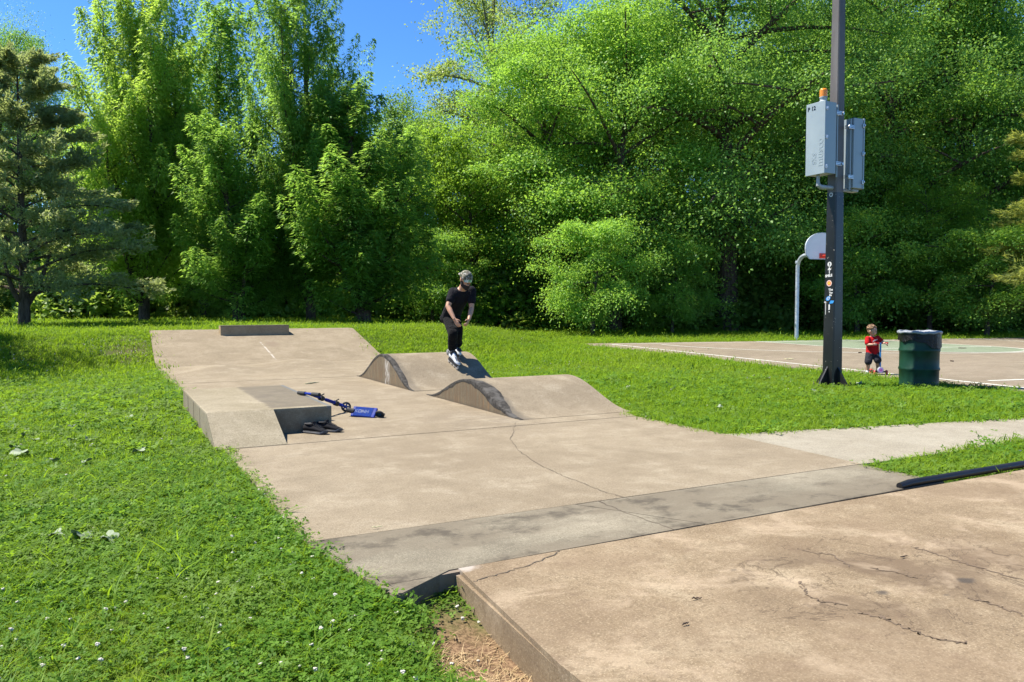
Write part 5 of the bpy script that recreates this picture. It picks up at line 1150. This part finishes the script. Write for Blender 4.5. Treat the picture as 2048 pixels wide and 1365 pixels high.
def twig(px, py, L, az, lab, z=.008, mat=None, rad=.0035):
    p = at(px, py, z); mb = MB(); r = random.Random(int(px)); pts = [(L * (k / 5 - .5), r.uniform(-.12, .12) * L, .004 + r.uniform(0, .006)) for k in range(6)]
    mb.tube(pts, [rad * .6, rad, rad, rad * .9, rad * .8, rad * .3], 6); mb.tube([pts[2], (pts[2][0] + L * .2, pts[2][1] + L * .22, .006)], [rad * .7, rad * .3], 5)
    o = mb.build('twig', mat or M_twig); o.location = (p[0], p[1], z); o.rotation_euler = (0, 0, az); tag(o, lab, 'twig')
twig(1394, 1200, .045, -.4, 'short dark forked twig on the foreground slab'); twig(1372, 1251, .035, .1, 'lone stubby dark twig on the foreground slab'); twig(1808, 1116, .05, -.3, 'thin dark twig beside the stained cracks of the foreground slab')
twig(754, 1056, .06, -.2, 'small pale twig on the grey strip edge', .006, M_seed); twig(624, 767, .28, .3, 'pale dry seed twig behind the concrete ledge', .006, M_seed, .012)
for i, (px, py) in enumerate([(1420, 698), (1515, 722), (1578, 719), (1905, 723), (1925, 697), (1720, 706), (1850, 760)]): twig(px, py, .22, i * 1.3, ['withered pale sprig on the far corner of the court', 'withered pale sprig beside the court sideline', 'withered pale sprig on the court next to the light pole', 'dark dry leaf on the court beyond the drum', 'dark dry leaf on the green paint beyond the drum', 'dark dry leaf on the court behind the child', 'dark dry leaf on the court close to the drum'][i], .008, M_seed if i < 3 else M_twig, .014)

# ------------------------------------------------------------------ second level: pieces that belong to a part
def nest(thing_name, child, parent):
    for th in [o for o in C.objects if o.parent is None and o.name.split('.')[0] == thing_name]:
        kids = [o for o in C.objects if o.parent == th]
        par = [o for o in kids if o.name.split('.')[0] == parent]; ch = [o for o in kids if o.name.split('.')[0] == child]
        if not par: continue
        for i, c in enumerate(ch):                     # all pieces share the thing's frame, so no offset is needed
            cc = sum((Vector(b) for b in c.bound_box), Vector()) / 8
            c.parent = min(par, key=lambda q: (sum((Vector(b) for b in q.bound_box), Vector()) / 8 - cc).length)
for a_ in (('person', 'cap_brim', 'cap'), ('person', 'glasses_arm', 'sunglasses'), ('person', 'cuff_trim', 'skate_cuff'), ('person', 'skate_lace', 'skate_boot'), ('person', 'skate_tongue', 'skate_boot'), ('person', 'skate_wheel', 'skate_frame'), ('person', 'shirt_print', 't_shirt'), ('person', 'shoe_sole', 'shoe'),
           ('child_scooter', 'disc_ring', 'front_disc'), ('child_scooter', 'disc_face', 'front_disc'), ('child_scooter', 'heart_mark', 'front_disc'), ('child_scooter', 'grip', 'handlebar'), ('child_scooter', 'stem_cap', 'stem'),
           ('kick_scooter', 'grip', 'handlebar'), ('kick_scooter', 'grip_tape', 'deck'), ('kick_scooter', 'deck_print', 'deck'), ('trainer_shoe', 'lace', 'upper'), ('trainer_shoe', 'tongue', 'upper'), ('trainer_shoe', 'collar', 'upper'), ('trainer_shoe', 'opening', 'upper'), ('trainer_shoe', 'sole_line', 'sole'),
           ('light_pole', 'printed_mark', 'sticker'), ('light_pole', 'printed_ring', 'sticker'), ('light_pole', 'anchor_bolt', 'base_plate'), ('control_cabinet', 'beacon_lens', 'beacon_base'), ('control_cabinet', 'door_clamp', 'cabinet_door'), ('control_cabinet', 'strut_hole', 'mounting_strut'), ('control_cabinet', 'printed_number', 'cabinet_door'), ('control_cabinet', 'embossed_lettering', 'cabinet_door'),
           ('basketball_hoop', 'backboard_rim', 'backboard'), ('basketball_hoop', 'rim_bracket', 'rim'), ('basketball_hoop', 'collar', 'gooseneck_pole'), ('concrete_ledge', 'form_seam', 'ledge_box')):
    nest(*a_)
